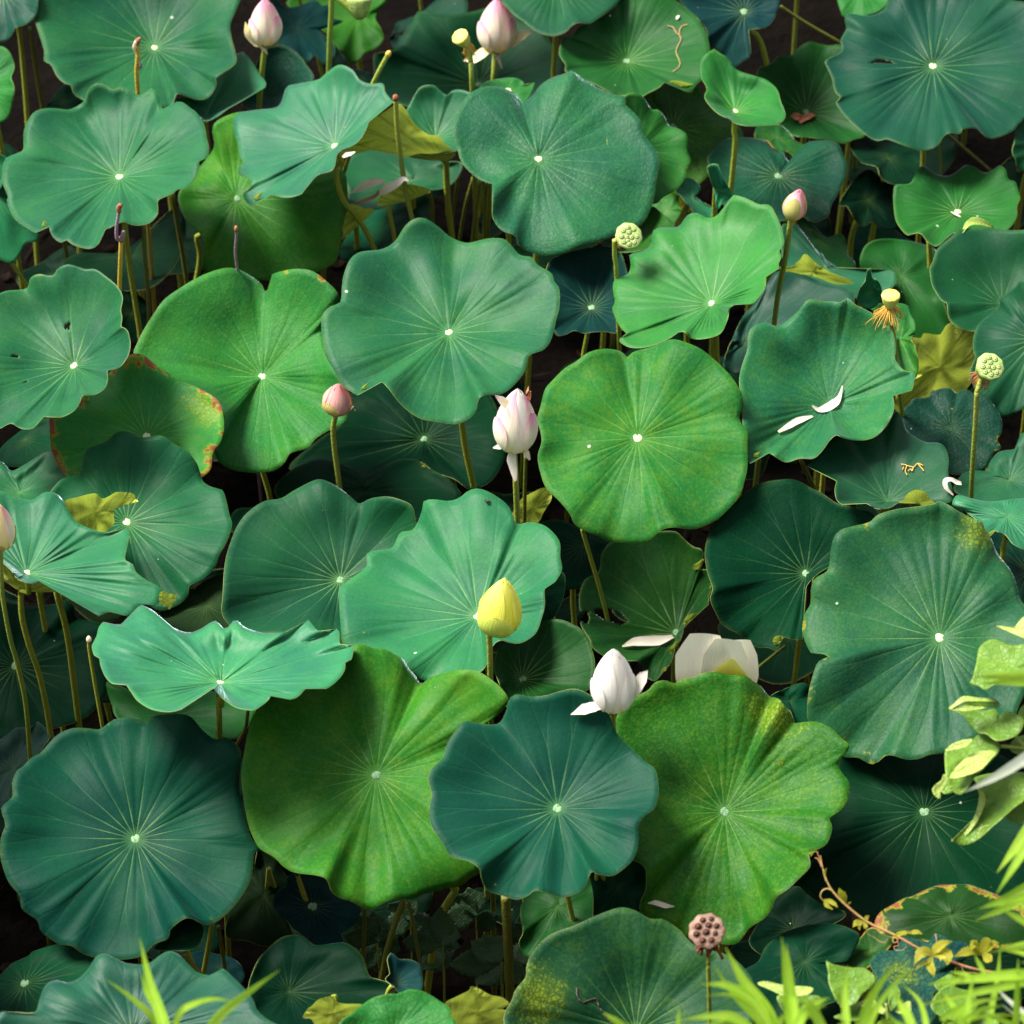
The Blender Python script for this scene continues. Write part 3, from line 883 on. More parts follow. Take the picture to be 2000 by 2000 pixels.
def solve():
    """push each thing back along its own line of sight until it lies behind whatever covers it"""
    B = 14.0
    n = int(2600 / B) + 2
    front = np.full((n, n), -1.0)                    # farthest depth reached so far by the things in front, per cell
    for it in sorted(ITEMS, key=lambda t: (t.order, -t.h[1])):
        px, d = it.samples()
        ix = np.clip(((px[:, 0] + 300) / B).astype(int), 0, n - 1); iy = np.clip(((px[:, 1] + 300) / B).astype(int), 0, n - 1)
        key = iy * n + ix
        cnt = np.bincount(key, minlength=n * n); sm = np.bincount(key, d, minlength=n * n)
        has = cnt > 0
        mean = np.where(has, sm / np.maximum(cnt, 1), 0)
        fr = front.ravel()
        ov = has & (fr > 0)
        if ov.any():
            f = float(((fr[ov] + 0.018) / mean[ov]).max())
            if f > 1:
                it.scale(f); mean = mean * f
        fr[has] = np.maximum(fr[has], mean[has])
        front = fr.reshape(n, n)
# ------------------------------------------------------------------ the leaves, read off the photograph (outline round each hub)
# ---- top rows
L('a1', 'F', '292,91', 7, 'T', '73,0 66,34 73,62 83,96 83,114 96,122 107,143 122,157 133,160 140,177 156,188 182,202 220,206 260,205 317,201 325,198 331,182 338,177 374,188 395,182 408,161 409,146 439,125 446,114 442,91 437,73 434,47 442,26 450,8 455,-15 435,-55 380,-80 300,-92 200,-80 115,-45',
  'wide top left green leaf with a white hub, a withered stub rising before it', m=.80, mott=.15, tint=0.8)
L('a2', 'F', '5,-15', 6, 'B', '72,0 70,21 65,33 47,47 29,53 21,68 8,79 -10,78 -50,60 -70,10 -40,-60 30,-70 66,-40', 'dusky blue leaf filling the very top left corner of the photo', stw=10)
L('a3', 'F', '-40,165', 5, 'G', '-10,90 0,86 16,95 26,117 27,130 21,146 27,166 23,198 16,221 0,232 -50,240 -100,220 -110,150 -80,95', 'small bright green leaf at the left edge under the dusky corner leaf', stw=10)
L('a4', '00', '868,1287', 5, 'T', '640,650 700,605 760,620 820,655 885,628 930,650 1010,690 1070,660 1100,640 1130,660 1160,730 1180,790 1250,750 1320,740 1390,790 1420,810 1480,900 1500,1000 1515,1060 1510,1130 1490,1155 1440,1150 1445,1200 1420,1290 1350,1370 1310,1360 1240,1410 1150,1450 1145,1510 1140,1560 1080,1620 980,1635 900,1610 860,1620 800,1650 760,1670 730,1740 700,1785 640,1805 540,1780 470,1735 440,1760 380,1710 340,1610 310,1650 270,1690 190,1650 100,1580 50,1460 60,1430 20,1330 15,1230 40,1150 100,1120 165,1090 170,1020 175,940 230,830 300,790 400,785 490,795 560,770 620,720',
  'large wavy green leaf at the left with a yellow nick on its far rim', st=('00', '905,1620 940,1930 1010,2370'), mott=.1, wax=.28, pl=1.6)
L('a5', '00', '1718,1445', 6.5, 'Y', '1540,930 1555,1050 1500,1150 1310,1370 1305,1500 1370,1620 1460,1710 1480,1800 1470,1930 1570,2000 1900,2030 2150,2030 2390,1930 2450,1860 2470,1750 2490,1640 2520,1500 2520,1340 2500,1250 2420,1190 2300,1080 2150,1000 2000,860 1900,830 1750,810 1600,860',
  'broad yellow-green backlit leaf hanging below the blue cupped leaf, a purple dry stub in front', mott=.75, m=.85, st=('00', '1425,1720 1450,1860 1420,2060'), z=-.22)
L('a6', 'F', '632,276', 4, 'L', '440,240 447,215 483,207 525,200 540,165 560,158 600,150 615,138 640,122 665,132 678,150 700,158 722,157 726,172 735,185 742,195 720,207 700,222 690,245 680,262 665,275 645,283 635,295 628,320 600,330 585,345 570,365 540,373 510,367 490,365 483,375 478,388 462,378 460,362 475,350 468,335 452,330 450,315 460,305 452,295 448,270',
  'pale blue-green cupped leaf, its hub at its right edge beside a yellow fold', st=('01', '580,1200 590,1320 640,1460 750,1600 820,1720 860,1810'), m=.70, e=(-.5, .9), cup=.28, wax=.42, pl=2.2)
L('a7', 'F', '822,262', 5, 'T', '740,262 750,225 766,208 782,179 795,163 818,161 831,171 844,179 857,169 880,172 905,190 910,230 890,262 860,285 800,290 755,278', 'blue-green leaf with a raised yellow underside, just left of the crinkled leaf', st=('01', '1378,1175 1390,1450 1420,1720'), wax=.4, stw=13)
L('a7f', '01', None, 4, 'U', '1000,765 900,830 800,870 780,970 690,1045 590,1055 555,1085 560,1180 590,1170 640,1120 760,1085 900,1100 1100,1140 1280,1165 1400,1162 1450,1108 1380,1050 1320,980 1250,975 1150,895 1100,815 1050,755',
  '', under=True, m=.78, e=(0, -1), vc='1380,1180', parent='a7')
L('a8', 'F', '1016,301', 4, 'T', '889,174 912,164 938,163 964,172 980,186 987,194 1008,176 1020,160 1042,146 1065,139 1078,133 1102,150 1130,166 1160,178 1180,183 1181,198 1192,208 1210,229 1212,247 1226,268 1242,289 1244,312 1239,338 1234,374 1226,398 1213,421 1187,435 1164,442 1132,455 1093,463 1065,478 1031,484 1000,476 979,463 976,450 966,442 946,434 930,411 929,382 928,348 922,345 899,335 873,309 863,281 855,250 857,229 868,200 878,185',
  'big crinkled grey-green leaf notched at the far rim, in the upper middle', crink=.4, m=.86, mott=.12, wax=.3, crease=('F', '987,194', .06))
L('a9', 'F', '958,172', 5, 'G', '905,168 915,155 932,150 966,146 985,152 993,162 1008,155 1004,172 988,195 960,200 925,190', 'small light green leaf peeping over the far rim of the crinkled leaf', wax=.3, tint=0.9)
L('a10', 'F', '903,160', 7, 'T', '706,130 705,105 712,100 735,97 755,85 765,80 783,30 795,22 840,28 890,22 930,10 945,2 975,15 990,40 1008,35 1025,55 1035,75 1063,105 1062,130 1050,160 1000,185 900,205 800,205 740,190 710,160',
  'wide teal leaf at the top behind the open pink bud and the small yellow pod', tint=0.62, m=.8)
L('a11', 'F', '1050,-40', 5, 'T', '935,-10 948,5 968,26 990,42 1013,60 1041,68 1065,62 1078,49 1091,43 1112,44 1127,36 1148,21 1169,2 1178,-30 1120,-85 1010,-92 930,-60', 'leaf cut off by the top edge, right of the open pink bud', tint=0.68)
L('a12', 'F', '1182,116', 6, 'G', '1056,104 1057,86 1065,70 1080,68 1096,49 1132,34 1158,18 1179,-8 1226,-18 1273,0 1294,16 1312,31 1330,57 1338,83 1338,109 1327,146 1314,159 1301,174 1280,166 1260,153 1242,166 1226,174 1210,182 1195,177 1179,181 1148,172 1122,159 1088,146 1067,135 1067,122',
  'green leaf at the top with a dry brown tendril lying on it', m=.8, tint=0.62)
L('a13', '02', '1170,925', 8, 'Y', '900,640 1020,600 1180,570 1330,600 1400,700 1540,820 1670,950 1640,1080 1400,1300 1280,1400 1150,1400 1000,1100', 'shaded yellowish leaf tucked behind the wavy leaf right of the crinkled one', tint=.6, mott=.5, z=-.2)
L('a14', '02', '900,1090', 5.5, 'G', '820,700 880,675 950,700 1010,790 1060,795 1110,850 1140,910 1200,930 1265,970 1280,1050 1280,1110 1300,1170 1270,1230 1260,1280 1200,1370 1100,1430 1030,1480 850,1450 700,1100 720,850', 'mid-green scalloped leaf half hidden behind the right side of the crinkled leaf', mott=.15, tint=0.85)
L('a15', '02', '1500,1380', 5, 'L', '1415,1215 1460,1190 1505,1200 1510,1240 1540,1310 1590,1390 1590,1430 1530,1470 1490,1535 1480,1500 1470,1400 1440,1300', 'narrow rolled young leaf standing at the far rim of the bright wavy leaf', nohub=True, m=.75, e=(0, -1), nt=60, ng=7, tint=1.5)
L('a16', 'F', '1387,211', 5, 'G', '1321,135 1322,114 1333,101 1351,91 1361,103 1372,107 1382,125 1398,135 1424,143 1447,151 1466,169 1473,192 1482,216 1474,231 1459,235 1418,238 1392,234 1374,224 1351,211 1330,185 1334,166 1325,153', 'small bright green cupped leaf with a folded left side, upper right', m=.66, mott=.1, tint=1)
L('a17', 'F', '1404,23', 7, 'N', '1280,-10 1294,16 1312,31 1333,57 1339,88 1351,91 1372,110 1387,130 1395,120 1413,109 1417,91 1409,68 1413,56 1442,52 1460,36 1473,0 1470,-30 1400,-60 1310,-45', 'slate-blue leaf at the top edge with two round holes', tint=1.3, st=('03', '-10,250 30,330 70,480'))
L('a19', '03', '348,817', 7.5, 'G', '0,510 60,480 110,450 150,410 240,400 290,350 370,300 440,315 520,330 600,325 700,400 800,700 790,960 700,1010 620,1040 540,1020 400,1000 250,980 150,900 50,800 0,700', 'shaded green leaf with a dead brown leaf lying at its hub', tint=0.5, m=.86, z=-.2)
L('a20', '03', '760,-80', 8, 'G', '575,-20 600,80 635,125 760,115 880,80 950,0 900,-150 700,-200 600,-120', 'sliver of a green leaf at the top edge above the big upper right leaf', z=-.1)
L('a21', '03', '1270,482', 4, 'B', '950,0 920,60 860,100 780,112 650,98 630,150 640,210 600,290 610,350 580,390 490,440 510,500 540,570 560,660 600,710 570,750 640,850 760,960 860,1020 940,1010 1050,1050 1170,1090 1250,1085 1310,1050 1350,990 1400,965 1470,970 1490,935 1590,935 1650,990 1720,1005 1850,950 1890,900 1930,860 2050,700 2080,400 2000,100 1950,20 1850,0 1830,-60 1600,-150 1300,-180 1050,-120',
  'largest dark teal leaf, upper right corner, with a slit left of its hub', m=.80, st=('03', '1200,1085 1200,1130 1198,1190'), tint=0.95, holes=[('03', '805,466 850,452 900,455 940,460 1000,466 960,440 880,425 830,440')], nt=330, ng=30)
L('a22', '03', '2100,1050', 5, 'T', '1930,850 1880,920 1860,1030 1845,1100 1870,1160 1880,1210 1930,1245 2100,1300 2250,1150 2200,900 2050,800', 'leaf cut off at the right edge below the big dark teal corner leaf', tint=.8)
L('a23', '03', '1450,1540', 9, 'G', '985,1470 985,1400 1000,1340 1100,1330 1140,1270 1190,1200 1240,1220 1290,1260 1380,1275 1450,1240 1510,1195 1570,1210 1640,1250 1700,1235 1750,1200 1800,1230 1820,1300 1870,1320 1895,1400 1905,1440 1880,1500 1880,1570 1830,1650 1750,1690 1600,1720 1440,1690 1380,1720 1300,1785 1240,1760 1190,1700 1150,1690 1090,1705 1040,1660 1000,1590',
  'medium scalloped leaf alone in the dark gap at the right, crumbs at its hub', m=.72, st=('03', '1240,1740 1250,1900'), z=.0, tint=0.78)
L('a24', 'F', '1891,575', 8, 'T', '1755,505 1756,520 1760,540 1776,566 1786,571 1790,600 1800,612 1815,620 1837,625 1880,620 1950,580 1995,500 1960,440 1905,434 1860,430 1815,433 1790,450 1768,470 1763,485', 'teal leaf by the right edge, above and behind the tall one with the pod', nohub=True, tint=0.62)
L('a25', 'F', '1955,640', 7, 'T', '1932,527 1916,540 1898,556 1886,563 1882,584 1859,600 1843,616 1837,634 1836,660 1840,673 1830,701 1832,717 1845,745 1856,751 1872,769 1888,785 1903,788 1919,777 1940,765 2000,720 2040,630 1990,540', 'tall teal leaf at the right edge behind the green seed pod', m=.85, tint=0.62)
L('a26', 'F', '1469,332', 6, 'B', '1335,304 1340,289 1356,270 1377,260 1408,259 1430,262 1451,270 1464,282 1477,288 1485,300 1495,310 1508,322 1507,304 1503,289 1516,273 1534,266 1565,265 1583,273 1591,291 1598,307 1596,330 1586,356 1578,372 1568,387 1563,406 1547,416 1534,419 1508,406 1482,416 1440,420 1390,405 1352,370',
  'dark bluish leaf with a deep torn gash in its far side', m=.84, crink=.3, tint=0.9)
L('a27', '03', '140,1000', 6.5, 'G', '0,915 140,900 200,930 260,1000 290,1050 330,1040 350,1060 310,1150 260,1160 270,1100 180,1105 120,1080 60,1020 -20,1000', 'ragged scrap of leaf with a yellow torn tip above the gashed leaf', nohub=True, brown=.6, mott=.7, tint=.75, nt=80, ng=8)
L('a28', 'F', '1343,574', 2, 'G', '1382,368 1408,374 1431,385 1452,387 1464,406 1474,429 1479,458 1470,470 1474,485 1469,496 1468,509 1447,515 1444,540 1431,561 1416,574 1390,574 1377,582 1372,603 1359,629 1330,639 1304,638 1291,626 1273,629 1262,639 1239,649 1213,656 1187,655 1169,644 1172,636 1182,630 1171,618 1161,600 1155,582 1160,569 1156,543 1161,527 1184,517 1190,499 1187,483 1192,478 1213,473 1229,460 1231,437 1247,429 1278,428 1291,413 1301,403 1317,402 1335,411 1353,406 1372,382',
  'bright wavy leaf right of the middle with a pale sheen on its near side', m=.68, e=(-.45, .9), wax=.38, st=('12', '1480,560 1485,720 1490,800'), tint=1.15, mott=.15, cup=.26, pl=2.2)
L('a29', '12', '577,378', 6, 'N', '320,570 400,565 450,540 520,560 600,550 690,550 760,560 830,500 860,400 850,200 800,0 740,-60 560,-60 360,-10 260,60 230,250 270,420', 'dusky grey leaf deep between the large middle leaf and the bright wavy leaf', tint=1.1, m=.74, st=('12', '548,560 530,650 518,720'), z=-.22, stw=9)
L('a30', 'F', '847,628', 3, 'T', '606,610 610,590 625,577 642,570 645,540 648,520 660,490 680,475 720,470 745,455 765,425 785,412 805,413 830,430 850,447 880,458 910,452 930,449 955,453 980,480 1003,485 1015,500 1040,515 1045,530 1055,545 1055,580 1050,600 1040,640 1025,660 1000,670 990,700 980,715 960,735 940,745 915,745 902,755 898,775 885,790 860,800 830,797 795,790 770,775 750,755 735,735 722,722 708,718 695,728 680,745 665,740 645,725 625,690 610,650',
  'largest mid-green leaf in the middle of the photo, scalloped, with a white hub', m=.80, mott=.2, st=('11', '1490,1190 1520,1400 1580,1680'), wax=.3, stw=13, tint=1, stf=1.0)
L('a31', 'F', '495,711', 5, 'G', '503,563 500,552 497,540 480,525 455,510 430,505 400,512 370,525 345,540 310,565 285,600 270,625 260,645 253,670 280,690 330,720 380,745 410,775 416,810 405,850 420,877 455,890 510,890 535,875 548,855 580,845 595,828 620,812 650,795 655,775 650,730 630,700 615,670 610,640 608,620 612,590 640,570 635,550 615,530 590,512 560,507 530,512 510,520 506,540',
  'large light green leaf with a deep notch in its far rim, left of the middle', m=.88, mott=.35, crink=.2, brown=.2, tint=1.2, st=('11', '50,1570 90,1700'), crease=('F', '503,563', .05))
L('a32', '10', '540,800', 3, 'T', '0,270 60,250 190,235 220,160 280,130 380,140 420,90 490,60 560,75 620,95 690,95 770,150 850,220 890,300 875,390 885,440 880,510 905,525 930,555 945,640 930,720 880,795 830,820 780,835 780,900 760,960 690,1005 600,1015 580,1060 540,1120 460,1165 390,1170 310,1170 270,1220 240,1250 160,1255 80,1215 20,1240 0,1250 -120,1200 -220,900 -150,500 -80,320',
  'green leaf at the left edge pierced by several small brown-edged holes', m=.76, e=(-.25, .9), mott=.15, brown=.06, tint=0.95, wax=.35, holes=[('10', '465,505 495,475 510,490 500,535 480,520 460,535'), ('10', '95,715 145,722 142,742 100,740'), ('10', '165,905 195,905 190,918 165,918')], nt=330, ng=32)
L('a33', '10', '1065,1310', 4, 'G', '930,720 1000,708 1060,730 1130,790 1210,840 1290,900 1400,940 1500,990 1560,1030 1600,1080 1620,1160 1625,1250 1600,1350 1560,1400 1540,1450 1530,1540 1470,1600 1300,1680 900,1720 600,1680 450,1560 390,1450 370,1380 360,1250 370,1170 500,1080 700,930 850,790',
  'shaded green leaf with a scorched orange-brown right rim', m=.84, brown=.8, mott=.5, tint=1.6, patch=('10', '1500,1090', .075))
L('a34', 'F', '239,986', 3, 'T', '156,868 166,847 198,834 216,818 237,813 250,818 263,825 283,824 307,822 328,837 351,850 369,870 377,889 384,909 403,920 419,924 426,941 433,972 438,987 433,1008 426,1026 413,1049 406,1070 385,1091 358,1105 356,1118 348,1132 333,1143 309,1152 286,1145 240,1110 180,1070 130,1010 90,950 112,907 135,899 153,891',
  'blue-green leaf with a white hub behind the yellow flap at the left', m=.86, tint=0.85, pl=1.6)
L('a35', 'F', '38,930', 5, 'T', '0,870 20,888 45,877 75,858 95,848 105,855 112,875 140,893 112,920 70,950 0,965 -60,940 -45,885', 'small blue-green leaf at the left edge behind the wavy cupped leaf', nohub=True, tint=.9, wax=.35)
L('a36', 'F', '50,1082', 2, 'L', '0,926 21,935 47,942 62,943 75,934 86,928 104,930 117,941 127,959 143,983 165,995 190,1003 215,1004 234,995 244,1004 240,1031 236,1056 250,1064 258,1081 280,1097 302,1108 305,1127 292,1142 276,1135 260,1145 250,1158 234,1161 221,1153 203,1155 182,1163 169,1150 153,1131 138,1115 130,1098 120,1088 108,1082 99,1086 78,1095 60,1101 34,1093 21,1076 3,1060 -20,1040 -60,1000 -50,940',
  'cupped blue-green leaf at the left edge with a wavy lobe and raised near lip', m=.64, wax=.42, st=('20', '150,568 160,760 210,960 280,1160 330,1380 365,1590'), cup=.33, stw=12, tint=.9, pl=3, stf=1.0)
L('a36f', '20', None, 2.2, 'U', '0,375 20,400 80,440 130,500 230,530 300,500 350,475 400,445 440,450 485,500 525,582 400,582 160,572 60,520 10,480', '', under=True, m=.74, e=(0, -1), vc='150,600', parent='a36', nt=80, ng=8)
L('a36g', '20', None, 1.9, 'U', '1168,572 1230,592 1288,602 1262,660 1222,712 1210,670 1195,690 1155,640', '', under=True, m=.8, e=(0, -1), parent='a36', nt=40, ng=5)
L('a37', '10', None, 2.5, 'U', '465,1785 560,1750 690,1722 740,1760 800,1738 850,1712 960,1722 985,1760 1005,1782 980,1800 850,1825 825,1880 830,1940 780,1990 720,2025 705,2072 580,2020 520,1970 490,1900',
  'yellow folded flap showing its underside against the blue-green leaf at the left', under=True, m=.8, e=(0, -1), vc='600,2200', st=('20', '410,585 490,900 575,1550', 13), ng=10, nt=120, stf=1.0)
L('a38', '20', '1600,1240', 0, 'L', '700,900 720,830 770,790 860,820 930,760 1000,690 1050,670 1130,730 1220,810 1280,850 1370,875 1450,850 1530,800 1570,790 1610,830 1640,850 1690,790 1720,785 1770,830 1840,860 1930,880 2010,878 2110,860 2200,790 2240,785 2300,858 2340,865 2430,845 2462,870 2468,960 2558,962 2565,1000 2545,1075 2508,1055 2500,1150 2440,1230 2370,1280 2330,1270 2290,1205 2220,1280 2160,1340 2090,1360 2010,1340 1980,1310 1940,1370 1860,1430 1820,1437 1720,1420 1640,1370 1570,1310 1545,1275 1510,1258 1475,1262 1430,1320 1400,1370 1340,1420 1230,1450 1100,1430 1000,1370 950,1300 900,1240 830,1250 770,1200 730,1110 715,1020 690,1050 665,980 680,940',
  'low wide wavy leaf seen nearly edge-on, lower left, its stalk below', m=.46, e=(0, 1), wax=.45, st=('20', '1585,1330 1590,1480 1595,1720'), cup=.24, tint=1.3, mott=.2, stw=12, pw=1.3, pl=2.2)
L('a39', 'F', '642,1095', 3, 'T', '420,1130 425,1060 440,1010 455,980 475,960 500,945 530,940 555,925 590,907 610,905 640,920 665,940 678,950 700,940 730,937 760,945 777,955 783,975 785,1000 770,1050 740,1100 720,1150 690,1190 650,1210 600,1205 540,1195 490,1195 450,1190 425,1170 418,1150',
  "smooth dark green leaf with a dipped far rim, left of the yellow bud's leaf", m=.88, tint=0.62, crease=('F', '702,945', .05))
L('a40', 'F', '902,1164', 2, 'L', '640,1140 640,1110 650,1100 690,1070 692,1045 715,1037 740,1033 755,1005 778,1000 790,980 797,960 800,945 820,942 845,945 865,940 885,925 905,922 930,932 955,950 965,965 975,988 1000,985 1030,993 1055,1020 1057,1050 1060,1075 1045,1100 1028,1110 1028,1140 1022,1165 1010,1195 985,1212 965,1213 945,1208 930,1218 923,1240 910,1265 880,1275 850,1278 820,1284 795,1282 775,1265 760,1250 740,1245 700,1235 670,1228 648,1218 642,1170',
  'large bright leaf with a scalloped left rim behind the yellow bud', m=.80, e=(-.3, .95), wax=.3, mott=.1, tint=.92, cup=.2, pl=1.8, crease=('F', '975,990', -.06))
L('a41', 'F', '1203,827', 1, 'G', '1183,674 1170,662 1140,658 1110,665 1085,683 1065,695 1040,720 1028,735 1020,765 1014,790 1020,815 1022,835 1015,860 1018,885 1030,920 1055,945 1075,970 1085,990 1110,1005 1130,1012 1150,1022 1200,1025 1225,1020 1245,1002 1270,995 1310,998 1345,985 1370,965 1395,935 1405,905 1410,880 1410,840 1410,815 1395,790 1402,770 1400,745 1390,725 1375,705 1350,680 1325,660 1300,648 1270,640 1245,648 1220,657 1200,662 1190,667',
  'round flat bright green leaf with radiating yellow veins, right of the pink and white bud', m=.94, e=(0, 1), mott=.75, wax=.18, st=('22', '510,130 570,330 660,640 740,980'), tint=1, cup=.05, stw=9, crease=('F', '1185,672', .03))
L('a42', 'F', '1565,764', 2, 'T', '1418,618 1444,608 1466,616 1482,607 1503,590 1518,571 1531,564 1550,569 1573,569 1586,571 1599,562 1612,574 1638,587 1659,600 1674,610 1686,631 1690,660 1689,678 1706,699 1725,703 1724,722 1719,738 1703,738 1685,739 1687,769 1677,795 1659,818 1638,829 1612,830 1591,826 1578,821 1565,831 1550,852 1534,865 1508,865 1482,872 1456,857 1438,851 1424,873 1411,870 1408,840 1402,800 1400,760 1395,720 1400,690 1410,660 1412,635',
  'large leaf at the right with two pale fallen petals at its hub', nohub=True, m=.82, mott=.4, crink=.12, wax=.28, tint=1.08, pl=2)
L('a43', 'F', '1403,650', 5, 'B', '1365,690 1375,655 1400,600 1420,575 1444,540 1460,515 1485,512 1520,520 1560,535 1592,541 1605,550 1612,565 1600,600 1500,670 1420,700 1385,705', 'dull blue leaf behind the large leaf with the two fallen petals', nohub=True, tint=0.9, wax=.35, z=-.12)
L('a44', 'F', '1560,505', 6, 'T', '1475,428 1492,424 1510,426 1518,450 1530,466 1550,475 1560,490 1585,508 1606,520 1640,523 1664,515 1680,508 1690,520 1686,540 1650,560 1580,560 1520,540 1480,500', 'wavy leaf with a curled bluish lip behind the bud stalk at the right', nohub=True, wax=.45, m=.6)
L('a44f', '03', None, 5.8, 'U', '150,1925 200,1960 300,1890 345,1840 420,1905 500,1960 620,2010 700,2040 690,2060 560,2060 420,2010 300,1985 200,2000', '', under=True, m=.74, e=(0, -1), parent='a44', nt=60, ng=6, tint=.6)
L('a44b', '03', '480,1750', 7, 'G', '290,1580 340,1590 430,1660 500,1720 600,1695 640,1750 655,1850 700,1890 700,1950 560,1990 430,1930 330,1800 290,1680', 'green leaf with a wavy rim behind the curled bluish lip, below the gashed dark leaf', nohub=True, tint=.9)
L('a45', 'F', '1700,520', 10, 'G', '1628,470 1645,455 1670,450 1700,452 1740,460 1770,480 1780,560 1790,610 1790,630 1770,640 1740,645 1720,640 1690,625 1660,600 1640,545 1622,500', 'deep green shaded leaf behind the small yellow pod at the right', nohub=True, tint=.7, m=.88, z=-.3)
L('a46', '13', '815,250', 5.5, 'L', '720,320 740,240 780,180 785,130 800,90 830,95 825,150 870,180 900,250 880,340 830,380 770,380', 'small rolled pale leaf standing behind the small yellow pod', nohub=True, m=.75, e=(0, -1), nt=50, ng=6, tint=1.3)
L('a47', '13', '1030,600', 8.5, 'G', '800,380 880,340 1070,350 1110,420 1145,490 1140,560 1110,600 1140,660 1165,780 1150,880 1090,920 1050,850 1000,740 990,650 950,500', 'narrow green leaf edge between the petal-strewn leaf and the yellow underside', nohub=True, mott=.5, m=.85, tint=.9)
L('a48', '13', None, 9, 'U', '1105,590 1180,595 1210,560 1320,570 1360,510 1420,475 1480,500 1530,545 1565,545 1580,650 1590,780 1560,900 1480,1000 1400,1010 1280,1010 1240,1060 1140,1080 1060,1120 1040,1150 990,1100 985,980 1090,960 1140,880 1165,780 1140,660',
  'upright folded leaf showing its olive yellow underside, right of the petal-strewn leaf', under=True, m=.74, e=(0, -1), vc='1020,1090', tint=.7)
L('a49', '13', '1400,1250', 6, 'B', '1040,1150 1110,1060 1130,1035 1240,1020 1260,980 1340,960 1400,960 1450,990 1500,965 1580,1000 1650,1010 1700,1060 1750,1140 1775,1200 1770,1280 1740,1330 1770,1400 1720,1420 1680,1500 1650,1545 1580,1560 1400,1580 1250,1420 1100,1320', 'dark veined leaf with a red-brown bite at its right rim, behind the green pod stalk', nohub=True, crink=.5, brown=.35, m=.84, tint=0.75)
L('a50', '13', '940,1780', 4, 'T', '360,1530 420,1460 520,1350 600,1300 750,1330 880,1290 960,1190 1000,1120 1050,1180 1080,1260 1140,1310 1220,1350 1310,1355 1360,1390 1385,1470 1380,1560 1400,1640 1420,1720 1410,1780 1280,1800 1240,1775 1150,1800 1080,1775 1010,1795 960,1825 870,1835 800,1800 740,1775 700,1770 640,1805 580,1780 560,1700 570,1620 530,1560 430,1533',
  'shaded teal leaf with a tuft of dry yellow stamens lying on it, right', nohub=True, m=.74, wax=.35, tint=0.6, cup=.3)
L('a51', 'F', '1905,905', 5, 'T', '1800,925 1815,895 1837,887 1860,888 1867,872 1882,854 1898,849 1916,845 1932,815 1990,830 2010,900 1960,945 1890,948 1840,945', 'teal leaf at the right edge right of the green pod stalk', nohub=True, wax=.35, tint=0.8)
L('a52', 'F', '1900,975', 4, 'L', '1797,953 1804,935 1820,936 1836,941 1870,946 1932,940 1990,950 2010,1010 1960,1045 1932,1037 1911,1026 1898,1010 1882,1003 1872,1004 1866,1013 1856,998 1846,984 1820,965', 'bluish-white sheened leaf lip at the right edge just above the largest right leaf', nohub=True, m=.6, wax=.5, pl=3)
L('a53', '23', '1320,915', 3, 'T', '560,170 610,125 700,100 810,73 870,22 1000,-18 1150,-38 1280,-58 1315,-78 1390,-46 1450,-8 1550,42 1630,75 1640,110 1700,200 1740,300 1820,400 1860,470 1890,560 1910,640 1960,700 2020,790 2030,900 2000,1050 1950,1280 1900,1400 1850,1500 1720,1600 1550,1650 1480,1705 1350,1750 1250,1760 1170,1790 1080,1795 970,1765 910,1775 890,1800 830,1830 760,1800 720,1780 620,1775 560,1700 460,1600 370,1520 360,1400 375,1280 410,1150 440,1085 505,1052 515,1040 470,1030 400,1030 360,980 325,880 325,820 340,740 385,660 385,560 420,480 500,430 520,370 528,290 540,220',
  'biggest leaf at the right, with brown nicks in its left rim', m=.88, crink=.12, mott=.25, brown=.3, tint=0.8, wax=.3, nt=240, patch=('23', '1600,150', .055), crease=('F', '1560,1237', -.06))
L('a54', 'F', '1521,1083', 5, 'D', '1330,1040 1340,1000 1365,970 1385,950 1410,925 1440,910 1470,905 1500,905 1530,920 1550,930 1580,950 1620,960 1650,975 1620,1030 1580,1060 1540,1085 1518,1115 1515,1170 1515,1205 1490,1205 1477,1203 1467,1228 1450,1222 1425,1220 1400,1200 1365,1180 1350,1155 1340,1130 1345,1110 1335,1080',
  'very dark green leaf with a small curled tip, left of the biggest right leaf', m=.88, crink=.15, z=-.18, tint=0.75)
L('a55', 'F', '1940,1080', 6, 'B', '1862,1010 1876,1000 1900,1000 1932,1030 1990,1060 2010,1120 1980,1160 1932,1150 1905,1130 1885,1090 1870,1050', 'dark teal leaf at the right edge under the sheened lip', tint=.8, z=-.25)
L('a56', '22', '1195,880', 6, 'G', '650,300 720,215 850,200 1000,160 1090,140 1190,145 1240,190 1310,250 1370,270 1395,320 1370,360 1330,400 1330,420 1430,420 1480,460 1490,510 1440,560 1425,650 1420,680 1330,730 1260,760 1250,830 1225,920 1180,990 1170,1050 1140,1110 1080,1180 1040,1225 980,1200 950,1130 900,1080 750,1080 600,1000 560,920 500,820 510,760 490,690 490,600 510,530 540,480 620,440 640,390',
  'torn leaf with a ragged black hole, beneath the round bright leaf', m=.84, brown=.08, tint=0.42, mott=.15, z=-.12, holes=[('22', '495,720 555,718 570,770 555,812 515,800 500,790'), ('22', '590,720 640,700 740,698 800,735 845,790 795,825 730,800 670,785 620,755')], nt=330, ng=34)
L('a57', '22', '70,1217', 4, 'G', '-90,1250 -130,1130 -90,980 20,880 150,820 290,778 370,785 440,815 500,850 560,930 580,1000 600,1090 590,1200 560,1280 500,1310 400,1300 300,1340 150,1420 0,1430 -70,1370', 'small shaded round leaf with fine radiating veins under the leaf with the yellow bud', tint=0.45, m=.9)
